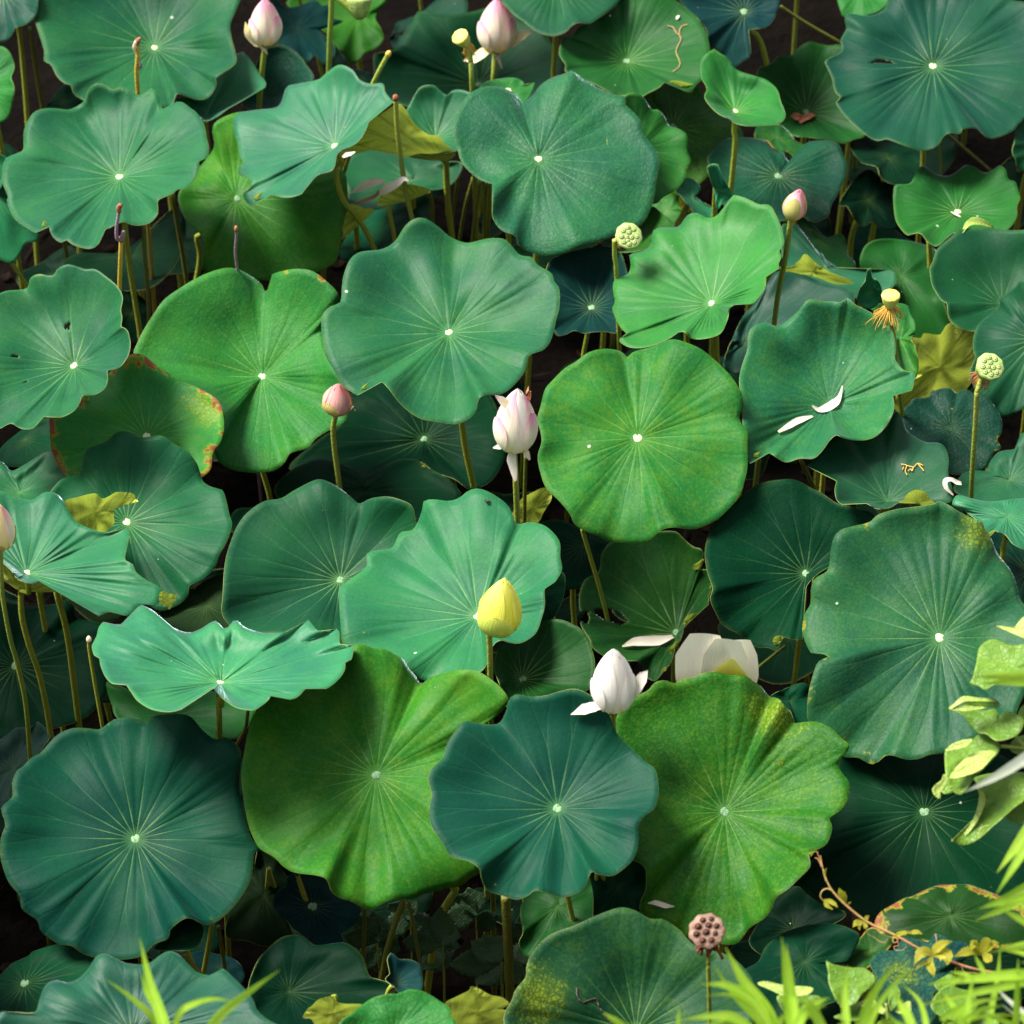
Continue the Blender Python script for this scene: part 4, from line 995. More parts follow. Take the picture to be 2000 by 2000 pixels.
L('a58', 'F', '1367,1532', 2, 'Y', '1164,1351 1184,1322 1221,1304 1236,1288 1257,1284 1273,1290 1288,1282 1309,1278 1330,1269 1356,1268 1372,1273 1405,1274 1421,1285 1437,1296 1452,1314 1468,1318 1482,1333 1492,1346 1495,1364 1469,1368 1443,1379 1429,1391 1445,1379 1480,1368 1520,1362 1542,1362 1568,1374 1586,1392 1602,1405 1599,1418 1586,1429 1580,1443 1591,1461 1603,1477 1602,1498 1596,1516 1583,1531 1565,1543 1570,1560 1563,1586 1550,1599 1526,1609 1528,1635 1505,1659 1487,1677 1464,1693 1456,1716 1440,1734 1430,1740 1413,1752 1395,1776 1382,1782 1361,1781 1314,1776 1291,1762 1270,1747 1239,1736 1223,1729 1208,1719 1210,1698 1218,1685 1219,1643 1208,1628 1187,1617 1180,1580 1170,1530 1165,1480 1170,1430 1160,1390',
  'large mottled yellow-green leaf with a deep notch, lower right, below the open white flower', m=.9, mott=.8, crink=.2, wax=.22, nt=264, tint=0.75, patch=('23', '150,1420', .075), crease=('F', '1431,1393', .11))
L('a59', 'F', '1052,1526', 0, 'B', '808,1470 815,1450 835,1430 845,1400 865,1370 880,1360 905,1365 940,1365 955,1340 960,1320 975,1310 1000,1315 1030,1312 1055,1305 1085,1300 1110,1310 1130,1325 1150,1350 1165,1385 1185,1405 1215,1435 1235,1450 1242,1480 1242,1500 1235,1525 1215,1540 1205,1560 1205,1590 1195,1620 1175,1640 1155,1652 1130,1650 1115,1645 1105,1670 1090,1685 1060,1693 1035,1685 1010,1680 995,1690 975,1697 950,1690 920,1680 908,1655 905,1640 885,1625 850,1615 835,1590 815,1560 810,1530 815,1500',
  'smooth blue-green leaf lying over two yellow-green leaves, bottom middle', m=.86, wax=.16, tint=1.1, st=('32', '390,930 420,1080 455,1215'))
L('a60', 'F', '710,1463', .5, 'Y', '665,1217 688,1216 704,1223 725,1224 746,1235 761,1244 772,1261 785,1276 795,1290 810,1278 834,1271 865,1264 899,1266 925,1281 946,1299 959,1320 951,1338 935,1353 912,1360 905,1390 900,1430 905,1480 900,1530 895,1580 905,1620 904,1646 889,1656 868,1672 844,1676 826,1682 800,1687 777,1697 746,1696 717,1708 704,1715 683,1712 665,1702 639,1693 626,1682 616,1659 595,1651 556,1646 535,1635 517,1617 493,1603 483,1591 470,1560 462,1520 455,1470 457,1440 462,1410 468,1380 478,1350 500,1325 535,1305 590,1285 620,1270 640,1245 655,1228',
  'large yellow-green leaf with a yellowish hub, bottom left of the middle', m=.9, mott=.8, wax=.22, nt=264, tint=1.08, st=('31', '1450,960 1350,1130 1290,1350 1240,1690'), stw=16, crease=('F', '798,1288', .06))
L('a61', 'F', '256,1583', 1, 'B', '42,1447 60,1429 75,1421 104,1390 122,1379 133,1375 146,1373 166,1374 182,1376 192,1374 216,1357 247,1354 276,1361 286,1352 312,1348 348,1348 364,1356 382,1377 406,1395 426,1391 445,1405 455,1421 452,1460 452,1495 458,1516 462,1545 476,1583 492,1602 481,1609 478,1628 472,1661 458,1687 439,1713 416,1734 393,1745 374,1739 364,1733 346,1734 320,1755 317,1771 291,1781 270,1802 234,1810 182,1807 156,1799 133,1784 109,1781 78,1758 70,1737 42,1716 36,1690 16,1664 5,1635 0,1610 2,1580 10,1555 3,1524 23,1503 23,1477 31,1455',
  'largest dark blue-green leaf at the bottom left, brown crumbs on its far rim', m=.9, wax=.12, nt=264, tint=0.95, brown=.05, st=('30', '1540,1210 1510,1380 1470,1600'))
L('a62', 'F', '25,1450', 4, 'B', '0,1395 20,1381 30,1373 60,1370 68,1360 85,1373 96,1387 80,1412 60,1435 30,1490 0,1530 -40,1480 -30,1410', 'small blue leaf at the left edge behind the largest dark leaf', nohub=True, tint=1.25, wax=.4)
L('a63', '20', '110,1120', 6, 'D', '0,640 40,645 200,680 400,665 480,640 540,690 560,770 720,800 745,830 760,950 790,1200 770,1320 700,1420 600,1500 400,1570 200,1590 0,1650 -250,1600 -380,1200 -200,800', 'dark green leaf at the left edge behind the three long stalks', m=.9, z=-.32, tint=0.7)
L('a64', '20', '1250,1480', 5, 'G', '770,1260 800,1230 950,1300 1200,1400 1480,1300 1700,1350 1850,1430 1830,1520 1720,1640 1600,1640 1400,1700 1100,1600 860,1500 810,1400', 'mid-green leaf in the shade beneath the edge-on wavy leaf', nohub=True, m=.8, tint=.75, z=-.1)
L('a65', '30', '960,2010', 0, 'B', '0,1850 40,1862 190,1855 260,1840 290,1740 330,1650 400,1612 490,1630 570,1600 640,1530 700,1440 760,1420 830,1450 920,1490 1040,1500 1100,1480 1180,1420 1240,1403 1300,1430 1370,1500 1440,1560 1540,1580 1590,1570 1620,1530 1690,1590 1780,1680 1840,1760 1860,1820 1930,1890 2080,1990 2000,2150 1600,2300 1000,2400 300,2300 -50,2050',
  'blue-green wavy leaf cut off by the bottom edge at the left, behind the grass', m=.84, wax=.42, tint=1.2, pl=2.5)
L('a66', '30', '180,1640', 3, 'D', '-60,1600 0,1575 90,1490 200,1440 250,1400 450,1350 640,1390 720,1440 700,1560 500,1720 250,1900 0,1960 -100,1800', 'dark shaded leaf in the bottom left corner', z=-.25, tint=.9)
L('a67', '31', '240,1700', 5, 'D', '0,1500 80,1390 180,1305 270,1285 340,1300 390,1340 450,1360 560,1345 640,1340 720,1380 780,1450 800,1520 830,1590 890,1610 980,1640 1010,1700 900,1780 700,1870 300,1970 0,1880 -60,1700', 'dark green leaf low in the shade at the bottom, left of the palmate creeper', z=-.42, m=.86, nohub=True, tint=0.45)  # lowered tint paints the shadow on this low leaf
L('a68', '31', '410,1083', 6, 'N', '225,870 290,830 420,830 500,870 560,970 650,1010 740,1060 762,1110 720,1200 650,1260 610,1290 640,1330 560,1360 440,1365 380,1320 270,1240 230,1190 170,1140 125,1080 130,1020 160,960 220,920', 'dark navy leaf in the shade below the large yellow-green leaf, a stalk crossing it', z=-.5, m=.84, tint=1.2, st=('31', '300,850 360,1050 440,1360', 9))
L('a69', '31', '1000,1640', 4, 'N', '950,1500 960,1440 990,1415 1040,1460 1120,1465 1190,1500 1200,1560 1210,1600 1200,1680 1150,1720 1050,1710 1000,1660 940,1610 975,1560', 'little blue-grey leaf at the bottom, right of the low dark leaf', nohub=True, tint=1.5, z=-.3, nt=66, ng=8)
L('a70', '31', '1000,2010', 0, 'G', '600,1940 700,1850 760,1800 850,1740 950,1715 1030,1710 1110,1680 1200,1690 1280,1730 1340,1770 1390,1800 1420,1850 1405,1870 1450,1930 1400,2100 1000,2170 650,2120', 'bright green leaf rising from the bottom edge between two yellow flaps', m=.85, mott=.2, crink=.35)
L('a71', '31', None, 1, 'U', '340,1885 380,1815 400,1805 460,1750 550,1730 570,1730 590,1770 650,1785 770,1790 770,1830 700,1900 620,1980 440,1940 400,1895', 'yellow underside of a folded leaf left of the bright green leaf at the bottom edge', under=True, m=.74, e=(0, -1), vc='900,2100')
L('a72', '31', None, 1, 'U', '1375,1775 1430,1745 1540,1690 1560,1660 1610,1670 1700,1720 1790,1740 1840,1790 1790,1820 1835,1850 1840,1950 1700,2000 1440,1980 1380,1880 1370,1830', 'yellow crumpled leaf underside right of the bright green leaf at the bottom edge', under=True, m=.74, e=(0, -1), vc='1400,2000')
L('a73', '32', '900,1990', 1, 'T', '0,1760 30,1680 100,1590 110,1500 160,1400 270,1290 450,1220 580,1160 700,1110 800,1085 900,1110 1000,1165 1090,1170 1150,1200 1220,1250 1270,1310 1340,1370 1450,1400 1540,1420 1640,1480 1720,1570 1760,1660 1780,1800 1740,1930 1700,2080 1300,2250 800,2300 300,2200 20,2080 -60,1900', 'dark teal leaf at the bottom with a black crooked crack', m=.9, mott=.3, tint=0.45, wax=.25, nt=264, patch=('32', '190,1740', .075))
L('a74', '32', '330,1080', 5, 'G', '60,1150 70,1060 130,980 250,900 420,860 560,800 620,900 640,1000 620,1120 500,1280 250,1340 130,1450 80,1420 50,1340 80,1270', 'shaded green leaf with a red speck under the smooth blue-green leaf', nohub=True, m=.88, tint=.55, z=-.15)
L('a74b', '32', '760,940', 4, 'D', '560,800 640,790 800,740 900,750 960,800 970,850 975,950 960,1020 930,1110 850,1160 700,1180 600,1180 590,1000', 'nearly black leaf in the gap between the smooth blue-green leaf and the notched mottled one', nohub=True, m=.88, z=-.2, st=('32', '620,800 605,1000 600,1150', 9))
L('a75', '33', '1208,392', 5, 'D', '520,440 380,780 290,890 330,960 400,1020 500,1080 600,1100 700,1140 850,1180 1000,1150 1200,1080 1500,1060 1700,1050 1930,1000 2050,700 1980,400 1900,100 1700,-50 1400,-100 900,-100 650,-100 560,150', 'large deep green leaf with small round holes in the shade at the lower right', m=.92, tint=0.62, nt=240, z=-.12, holes=None)
L('a76', '33', '1400,1150', 3, 'Y', '850,1190 890,1120 970,1070 1060,1020 1130,1000 1210,960 1310,925 1420,920 1530,920 1650,960 1750,1000 1850,1060 1930,1100 2000,1250 1930,1360 1700,1380 1400,1370 1300,1340 1000,1310 870,1260', 'dark green leaf with a scorched brown rim, lower right', nohub=True, brown=.85, m=.86, tint=.27, st=('33', '1460,1300 1455,1400', 8))
L('a76b', '33', '820,1400', 4, 'Y', '650,1490 700,1380 740,1310 800,1240 870,1230 1000,1290 940,1400 830,1500 760,1540 690,1540', 'small brown-spotted scrap of leaf above the shrub leaf at the bottom right', nohub=True, brown=.85, m=.8, tint=.38, nt=66, ng=8)
L('a77', '33', '1150,1600', 2.5, 'N', '810,1500 840,1440 900,1400 1000,1390 1060,1300 1200,1330 1260,1330 1270,1275 1340,1290 1440,1340 1470,1330 1560,1390 1500,1470 1420,1540 1410,1640 1280,1700 1270,1800 1290,1870 1200,1980 1000,1980 900,1830 850,1680 860,1590', 'crumpled navy-blue leaf behind the vine at the lower right', nohub=True, crink=.7, mott=.35, tint=1.9, m=.84, patch=('33', '1050,1560', .04))
L('a78', '33', '340,1480', 4, 'D', '-150,1600 0,1480 50,1380 150,1290 260,1240 400,1205 550,1205 650,1230 740,1290 700,1400 650,1490 560,1500 540,1620 570,1750 470,1800 200,1900 0,1850', 'nearly black leaf between the notched mottled leaf and the vine', nohub=True, m=.88, tint=.75, z=-.2)
L('a79', '32', '1900,1800', 4.5, 'D', '1740,1600 1800,1500 1900,1390 1960,1400 1980,1600 1960,1850 1850,1900 1770,1850', 'blackish leaf edge right of the brown seed pod', nohub=True, z=-.3, tint=.7, nt=66, ng=8)
# ---- leaves behind and between
L('b80', '02', '1120,1530', 9, 'Y', '1000,1510 1060,1440 1150,1400 1210,1380 1210,1500 1260,1550 1210,1640 1100,1660 1010,1640', 'small mid-green leaf back between the crinkled leaf and the bright wavy one', nohub=True, tint=.8, nt=66, ng=8)
L('b81', '02', '950,1720', 8, 'Y', '640,1760 750,1700 900,1640 1000,1500 1080,1540 1180,1640 1060,1690 1000,1780 940,1815 850,1830 720,1820', 'dull green leaf behind the round green pod in the upper middle', nohub=True, tint=.6, nt=80, ng=8)
L('b82', '02', '1310,1440', 7, 'L', '1195,1380 1230,1310 1290,1290 1365,1350 1360,1400 1330,1420 1390,1470 1480,1520 1450,1600 1350,1570 1280,1490 1230,1430', 'thin light strip of leaf above the far rim of the bright wavy leaf', nohub=True, nt=66, ng=8)
L('b83', '02', None, 9.5, 'U', '1200,1420 1330,1420 1350,1500 1300,1540 1220,1520 1190,1480', 'patch of yellow-brown leaf underside behind the light strip of leaf', under=True, m=.74, e=(0, -1), nt=40, ng=5)
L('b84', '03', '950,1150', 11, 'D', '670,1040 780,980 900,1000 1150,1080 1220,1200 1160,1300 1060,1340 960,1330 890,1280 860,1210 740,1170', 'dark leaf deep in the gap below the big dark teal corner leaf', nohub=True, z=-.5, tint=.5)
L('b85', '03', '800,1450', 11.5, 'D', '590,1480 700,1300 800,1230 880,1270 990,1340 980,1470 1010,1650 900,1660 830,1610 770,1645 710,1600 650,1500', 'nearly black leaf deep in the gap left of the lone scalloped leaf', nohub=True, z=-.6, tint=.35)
L('b86', 'F', '-10,370', 6, 'L', '-50,290 0,290 20,310 12,350 16,375 30,400 60,425 74,443 70,455 50,460 35,485 22,497 0,490 -60,470 -90,380', 'bright leaf tip at the left edge below the large wavy green leaf', nohub=True, st=('10', '90,55 140,130 190,210', 9), stw=9)
L('b87', 'F', '387,224', 8, 'L', '333,187 375,180 400,170 409,146 430,118 447,100 455,95 475,115 490,140 500,152 502,160 497,168 483,172 460,177 455,190 430,205 410,220 395,227 385,228 370,215 345,200', 'cupped light green leaf under the right side of the wide top left leaf', nohub=True, m=.62, wax=.4, cup=.3, tint=1.0)
L('b88', 'F', '500,190', 9, 'B', '455,190 470,150 490,110 500,92 535,86 560,100 580,125 592,148 570,170 545,190 530,205 500,215 470,205', 'dark veined leaf behind the stalk of the closed pink bud at the top left', nohub=True, crink=.8, tint=1.1)
L('b89', '01', '300,200', 9.5, 'N', '90,-40 190,40 280,50 390,10 440,5 480,40 530,40 560,130 635,152 560,190 470,220 540,290 575,360 560,420 480,465 430,400 370,450 300,390 180,320 110,310 60,150', 'grey-blue leaf right of the closed pink bud at the top left', nohub=True, tint=1.9, wax=.45)
L('b90', '01', '740,120', 10, 'Y', '220,15 350,-60 600,-80 830,-60 950,-10 880,90 870,140 910,220 925,290 870,350 780,390 750,440 680,460 640,400 570,330 520,250 420,180 300,100', 'bright green leaf hanging behind the seed pod at the top edge', nohub=True, tint=.9, mott=.3, m=.84)
L('b91', '01', '600,430', 9.8, 'B', '560,340 610,380 650,440 680,500 600,520 520,520 480,480 500,400', 'small grey leaf behind the far rim of the pale blue-green cupped leaf', nohub=True, nt=66, ng=8, tint=1.1)
L('b92', '01', '770,570', 8, 'B', '690,508 760,510 840,540 855,610 800,660 730,620', 'little teal leaf beside the bare stub above the pale cupped leaf', nohub=True, nt=50, ng=6)
L('b93', '01', '1130,1310', 8, 'T', '630,1260 700,1130 800,1080 1000,1090 1200,1150 1400,1170 1500,1190 1450,1310 1350,1370 1200,1390 1100,1440 1000,1480 860,1520 670,1490 670,1380', 'shaded teal leaf beneath the yellow fold, dropped petals in front of it', nohub=True, tint=0.7, m=.75, wax=.3)  # lowered tint puts the shade under the fold into the colour
L('b94', '01', None, 7, 'U', '880,1495 890,1440 940,1380 1000,1340 1110,1335 1250,1370 1245,1400 1080,1465 960,1485', 'small folded leaf showing a green-yellow underside, holding the dropped petals', under=True, m=.72, e=(0, -1), nt=60, ng=6, vc='1250,1500', tint=.8, st=('01', '960,1480 980,1600 1000,1700', 9))
L('b94b', '01', None, 7.2, 'U', '600,1600 670,1490 720,1485 780,1510 855,1520 770,1620 700,1665 645,1720 622,1750 632,1680', 'pale yellow curled leaf tip behind the S-shaped stalk', under=True, m=.72, e=(0, -1), nt=60, ng=6, vc='850,1500')
L('b95', '01', '950,1640', 10, 'D', '610,1870 640,1740 780,1600 880,1510 1080,1460 1240,1420 1260,1600 1150,1750 900,1830 700,1900', 'dark leaf in the shade behind the S-shaped stalk', nohub=True, z=-.35, tint=1.2)
L('b96', '01', '1050,250', 9, 'B', '980,330 1010,180 1080,140 1200,90 1310,-10 1500,-40 1530,90 1400,300 1150,380', 'darker leaf edge behind the wide teal leaf at the top', nohub=True, tint=.9, z=-.1)
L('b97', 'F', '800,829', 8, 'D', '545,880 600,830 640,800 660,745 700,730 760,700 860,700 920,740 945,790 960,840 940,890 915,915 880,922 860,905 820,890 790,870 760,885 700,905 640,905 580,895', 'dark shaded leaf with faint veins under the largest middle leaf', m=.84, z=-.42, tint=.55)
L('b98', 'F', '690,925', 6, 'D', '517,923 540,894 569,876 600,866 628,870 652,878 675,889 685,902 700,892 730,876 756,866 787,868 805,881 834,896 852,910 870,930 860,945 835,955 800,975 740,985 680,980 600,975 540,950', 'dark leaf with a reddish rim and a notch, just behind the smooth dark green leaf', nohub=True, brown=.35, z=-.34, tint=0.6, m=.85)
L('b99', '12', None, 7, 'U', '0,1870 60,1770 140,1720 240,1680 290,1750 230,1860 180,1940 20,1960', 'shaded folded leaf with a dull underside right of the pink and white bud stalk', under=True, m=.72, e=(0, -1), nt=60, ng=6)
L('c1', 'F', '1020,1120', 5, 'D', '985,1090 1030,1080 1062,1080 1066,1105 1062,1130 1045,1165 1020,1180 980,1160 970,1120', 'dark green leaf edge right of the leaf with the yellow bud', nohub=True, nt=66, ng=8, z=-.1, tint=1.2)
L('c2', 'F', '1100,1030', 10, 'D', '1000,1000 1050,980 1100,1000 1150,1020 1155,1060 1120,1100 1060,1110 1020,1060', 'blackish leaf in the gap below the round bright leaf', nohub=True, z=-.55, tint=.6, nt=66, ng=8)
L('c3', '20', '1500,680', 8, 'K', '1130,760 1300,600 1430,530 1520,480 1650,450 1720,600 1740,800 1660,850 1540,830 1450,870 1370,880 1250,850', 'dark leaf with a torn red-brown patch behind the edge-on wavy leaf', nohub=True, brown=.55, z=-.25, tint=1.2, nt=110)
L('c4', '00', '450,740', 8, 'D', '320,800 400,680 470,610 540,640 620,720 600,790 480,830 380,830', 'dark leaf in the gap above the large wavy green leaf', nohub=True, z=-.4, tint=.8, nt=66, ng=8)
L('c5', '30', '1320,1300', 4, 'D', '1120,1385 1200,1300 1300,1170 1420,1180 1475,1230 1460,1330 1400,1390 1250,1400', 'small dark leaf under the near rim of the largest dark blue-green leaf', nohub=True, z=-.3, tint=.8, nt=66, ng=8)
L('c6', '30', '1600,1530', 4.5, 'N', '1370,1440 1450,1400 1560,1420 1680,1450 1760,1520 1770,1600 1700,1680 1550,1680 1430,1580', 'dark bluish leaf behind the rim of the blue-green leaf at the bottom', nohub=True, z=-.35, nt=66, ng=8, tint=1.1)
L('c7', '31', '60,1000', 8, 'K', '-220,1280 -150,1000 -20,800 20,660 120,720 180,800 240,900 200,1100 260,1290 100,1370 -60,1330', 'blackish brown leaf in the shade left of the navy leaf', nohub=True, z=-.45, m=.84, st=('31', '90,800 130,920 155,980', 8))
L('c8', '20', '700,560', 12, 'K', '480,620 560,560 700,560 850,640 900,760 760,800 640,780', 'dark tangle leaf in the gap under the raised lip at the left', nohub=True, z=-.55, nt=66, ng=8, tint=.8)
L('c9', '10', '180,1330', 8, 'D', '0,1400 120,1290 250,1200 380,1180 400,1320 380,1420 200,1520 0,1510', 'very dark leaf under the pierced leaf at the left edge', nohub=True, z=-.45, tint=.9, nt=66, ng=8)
L('d1', '00', '950,1850', 12, 'D', '450,1930 600,1830 800,1850 1000,1750 1280,1500 1350,1700 1250,1950 1050,2100 700,2080', 'dim leaf in the deep shade below the large wavy green leaf', nohub=True, z=-.75, tint=.35)  # dim leaves from here on: deep shade painted in by dark tint
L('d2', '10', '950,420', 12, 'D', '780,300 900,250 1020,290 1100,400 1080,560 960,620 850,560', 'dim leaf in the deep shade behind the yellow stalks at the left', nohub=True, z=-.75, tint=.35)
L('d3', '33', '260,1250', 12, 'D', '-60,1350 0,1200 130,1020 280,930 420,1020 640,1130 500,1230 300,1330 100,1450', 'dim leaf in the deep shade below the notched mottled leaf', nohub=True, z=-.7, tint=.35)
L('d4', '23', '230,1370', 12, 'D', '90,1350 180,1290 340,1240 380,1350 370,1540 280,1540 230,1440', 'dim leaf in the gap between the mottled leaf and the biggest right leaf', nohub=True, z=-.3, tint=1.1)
for k in ('a7f', 'a36f', 'a36g', 'a44f'):
    LEAF[k].parent = LEAF[LEAF[k].parent]
# ------------------------------------------------------------------ flowers, pods, stubs
def lay(outer, inner=None, tip=1.0, n0=4, n1=3):
    inner = inner or outer
    return [(n0, 0.3, 1.15, 0.0, 1.0, 0.0, inner), (n1, 0.9, 1.0, 0.0, (0.97, 0.93, 0.95), 0.045, outer), (3, 2.6, 0.85, 0.0, (0.70, 0.82, 0.62), 0.085, outer)]
G_BUD = 'lotus buds and flowers'
Stem('F', '500,88 496,120 490,180', 8.5, .12, bud(lay('pink', 'pink'), 60, [('01', '20,320 60,360 85,395', [30, 34, 4], 'cream', 'sepal', .012), ('00', '1780,160 1800,240 1860,300 1900,318', [6, 70, 90, 50], 'cream', 'petal', .02)]),
     'closed pink and cream bud near the top left with one petal peeling away', 'lotus_bud', 'flower bud', 11, head='501,84 500,-4')
Stem('F', '934,100 931,150', 6, .12, bud(lay('pink', 'pink'), 72, [('01', '1720,360 1650,380 1580,425 1505,440', [30, 90, 80, 4], 'cream', 'petal', .03), ('01', '1790,345 1870,300 1940,250 2010,228', [30, 85, 80, 6], 'cream', 'petal', .02), ('01', '1740,375 1760,430 1788,500', [34, 34, 4], 'oldpetal', 'petal', .01), ('01', '1745,370 1780,380 1812,395', [26, 24, 4], 'oldpetal', 'petal', .01)]),
     'opening pink bud at the top with two drooping cream petals', 'lotus_bud', 'flower bud', 11, head='936,96 941,-6', group=None)
def bud_stem(code, path, head, *a, **k):
    s = Stem(code, path, *a, **k)
    s.head = P2(code, head)
    return s
bud_stem('03', '240,1590 222,1720 195,1900 150,2120 118,2350', '242,1588 310,1372', 3, .1, bud([(4, .2, 1.2, 0, 1.0, 0, 'rose'), (3, 1.2, .95, 0, (.8, .86, .7), .06, 'sepal'), (2, 4.4, 1.0, 0, .95, .05, 'pink')], 45, [('03', '215,1580 190,1540 183,1500', [24, 18, 3], 'oldpetal', 'sepal', .01)]),
         'small rosy bud with a greenish base on a tall stalk at the right', 'lotus_bud', 'flower bud', 11)
bud_stem('11', '578,1150 560,1250 570,1400 590,1550 608,1700', '585,1140 600,928', 4, .1, bud([(4, .0, 1.2, 0, 1.0, 0, 'rose'), (3, 2.0, .8, 0, (.9, .95, .9), .05, 'rose'), (3, 1.0, .9, 0, (.55, .5, .62), .09, 'sepal')], 56, [('11', '600,1120 650,1120 690,1100 708,1088', [24, 40, 30, 4], 'oldpetal', 'sepal', .02), ('11', '590,1130 575,1155 572,1180', [20, 20, 3], 'oldpetal', 'sepal', .02)]),
         'small closed dusky pink bud left of the middle on a green stalk', 'lotus_bud', 'flower bud', 11)
bud_stem('F', '970,850 973,910 976,985', '970,850 977,733', 2.5, .14, bud(lay('pink', 'white'), 80, [('F', '966,845 965,865 970,890 973,908', [10, 22, 16, 6], 'whitepetal', 'petal', .03), ('F', '955,838 942,842 930,845', [14, 14, 3], 'oldpetal', 'petal', .02), ('F', '985,846 994,856 1000,868', [10, 15, 4], 'oldpetal', 'petal', .02), ('F', '958,764 946,755 934,746', [22, 18, 2], 'pink', 'petal', .02), ('F', '996,756 999,748 1001,738', [10, 8, 2], 'deadleaf', 'petal', .0)]),
         'large pink and white bud in the middle with withered petals hanging under it', 'lotus_bud', 'flower bud', 12)
bud_stem('20', '5,280 8,450 20,620 75,920 120,1080 185,1380 218,1765', '0,272 -25,-70', 1.5, .14, bud([(4, .2, 1.2, 0, 1.0, 0, 'cream'), (3, .9, 1.0, 0, (.97, .93, .95), .05, 'pink'), (3, 1.4, .8, 0, (.35, .42, .3), .08, 'sepal')], 62, []),
         'cream bud with a pink tip cut by the left edge, on a long bent stalk', 'lotus_bud', 'flower bud', 10)
bud_stem('F', '922,1190 924,1225 925,1285', '937,1190 953,1090', 1.5, .12, bud([(4, .3, 1.2, 0, 1.0, 0, 'yellow'), (3, .95, 1.0, 0, (.95, .9, .93), .05, 'yellow'), (2, 4.5, 1.1, 0, (.62, .5), .09, 'sepalgreen')], 84, [], sharp=(.62, .8)),
         'plump yellow bud in the lower middle', 'lotus_bud', 'flower bud', 12)
bud_stem('F', '1156,1338 1157,1362 1158,1392', '1157,1340 1158,1224', 1, .12, bud(lay('white', 'white'), 82, [('22', '655,1410 600,1400 520,1430 425,1470', [50, 110, 90, 4], 'whitepetal', 'petal', .03), ('22', '850,1360 900,1270 950,1200 985,1150', [60, 110, 90, 4], 'whitepetal', 'petal', .01), ('22', '700,1440 690,1475 672,1495', [24, 18, 4], 'oldpetal', 'petal', .02), ('22', '740,1430 745,1450 735,1475', [24, 18, 4], 'oldpetal', 'petal', .02)]),
         'white opening flower with a petal spread to each side, lower right of the middle', 'lotus_flower', 'flower', 11)
# open white flower half hidden behind the mottled leaf
def open_flower(s):
    c = at_y(P2('22', '1450,1330'), s.Y)[0]
    px = s.px2m * 520 / 1932.
    def petal(pts, wd, mat, dy, cup=.4, roll=0): ribbon('petal', P2('22', pts), [w * 520 / 1932. for w in wd], 0, 0, [M[mat]], s.rt, s.base, cup=cup, roll=roll, yplane=s.Y - dy, nu=16, nv=8, th=.0008)
    petal('1620,1340 1650,1180 1660,1040 1665,930', [240, 280, 240, 130], 'bloom', -.03, .1)
    petal('1400,1340 1385,1180 1385,1040 1400,890', [340, 400, 400, 220], 'bloom', -.012, .12)
    petal('1530,1340 1540,1180 1550,1050 1570,930', [320, 340, 320, 190], 'bloom', -.002, .12)
    petal('1570,1340 1575,1250 1582,1160 1598,1070', [340, 320, 230, 30], 'yellow', .004, .15)
    lathe('receptacle', [(-.02, .004), (-.01, .012), (.0, .016)], c, np.array([0, 0, 1.]), np.array([1., 0, 0]), np.array([0, 1., 0]), M['stalkgreen'], s.rt, s.base, 12)
Stem('22', '1450,1335 1455,1480', 3.5, .0, open_flower, 'broad white cupped flower half hidden behind the mottled yellow-green leaf', 'lotus_flower', 'flower', 11, head='1450,1330 1450,930')
# pods
SD12 = [(-.55, .1, .16), (-.3, .5, .16), (.1, .62, .16), (.5, .4, .16), (.6, 0, .16), (.4, -.42, .16), (0, -.62, .16), (-.42, -.45, .16), (-.15, .12, .16), (.2, .05, .16), (-.05, -.28, .16), (.18, .35, .14)]
SDS = [(x, y, r * .45) for x, y, r in SD12]
SDR = [(-.45, .44, .19), (.0, .64, .20), (.45, .42, .20), (.0, .12, .22), (-.5, .0, .16), (.52, -.03, .21), (-.42, -.42, .18), (.02, -.3, .19), (.42, -.46, .18), (.0, -.70, .16)]
def pod_stem(code, path, head, *a, **k):
    s = Stem(code, path, *a, **k); s.head = P2(code, head); return s
pod_stem('01', '548,-60 545,100 535,270', '750,-60 748,-10', 9, .12, pod(50, (.0, .9, .25), ('pod', 'podface'), SD12, None, height=1.3), 'knobbly green pod cut off by the top edge', 'seed_pod', 'seed pod', 11)
pod_stem('01', '1560,440 1565,570', '1480,265 1478,262', 6, .1, pod(34, (-.45, .45, .8), ('podyellow', 'podyellow'), SDS, (46, 1.9, 'stamen', .25), height=1.5), 'small pale yellow pod with an orange skirt of stamens beside the opening pink bud', 'seed_pod', 'seed pod', 10)
pod_stem('02', '745,1740 745,1850 755,1930 765,2150 775,2400', '850,1715 850,1712', 3, .1, pod(54, (.25, .2, .95), ('pod', 'podface'), SD12, (14, .8, 'stamenbrown', .4), height=.9), 'round light green pod facing the camera in the upper middle', 'seed_pod', 'seed pod', 10)
pod_stem('13', '965,460 975,520 985,570', '965,285 966,282', 2.3, .1, pod(36, (.0, .7, .7), ('podyellow', 'podyellow'), SDS, (70, 1.9, 'stamen', .75), height=1.5), 'small yellow pod with a ragged ring of yellow stamens at the right', 'seed_pod', 'seed pod', 9)
pod_stem('13', '1590,985 1580,1200 1560,1500 1548,1750', '1685,800 1690,800', 4.2, .12, pod(56, (.22, .3, .92), ('pod', 'podface'), SD12, (60, 1.0, 'stamenbrown', .35), height=1.25), 'plump green pod with a rusty collar on a tall stalk at the right', 'seed_pod', 'seed pod', 10)
pod_stem('32', '1425,1500 1430,1700 1435,1900', '1415,1258 1415,1255', -.5, .12, pod(70, (-.1, .4, .9), ('podbrown', 'podbrown'), SDR, (22, 1.3, 'husk', .35), dry=True, height=.85), 'dry pinkish brown pod with empty seed holes at the bottom right', 'seed_pod', 'seed pod', 9, 'stalkgreen')
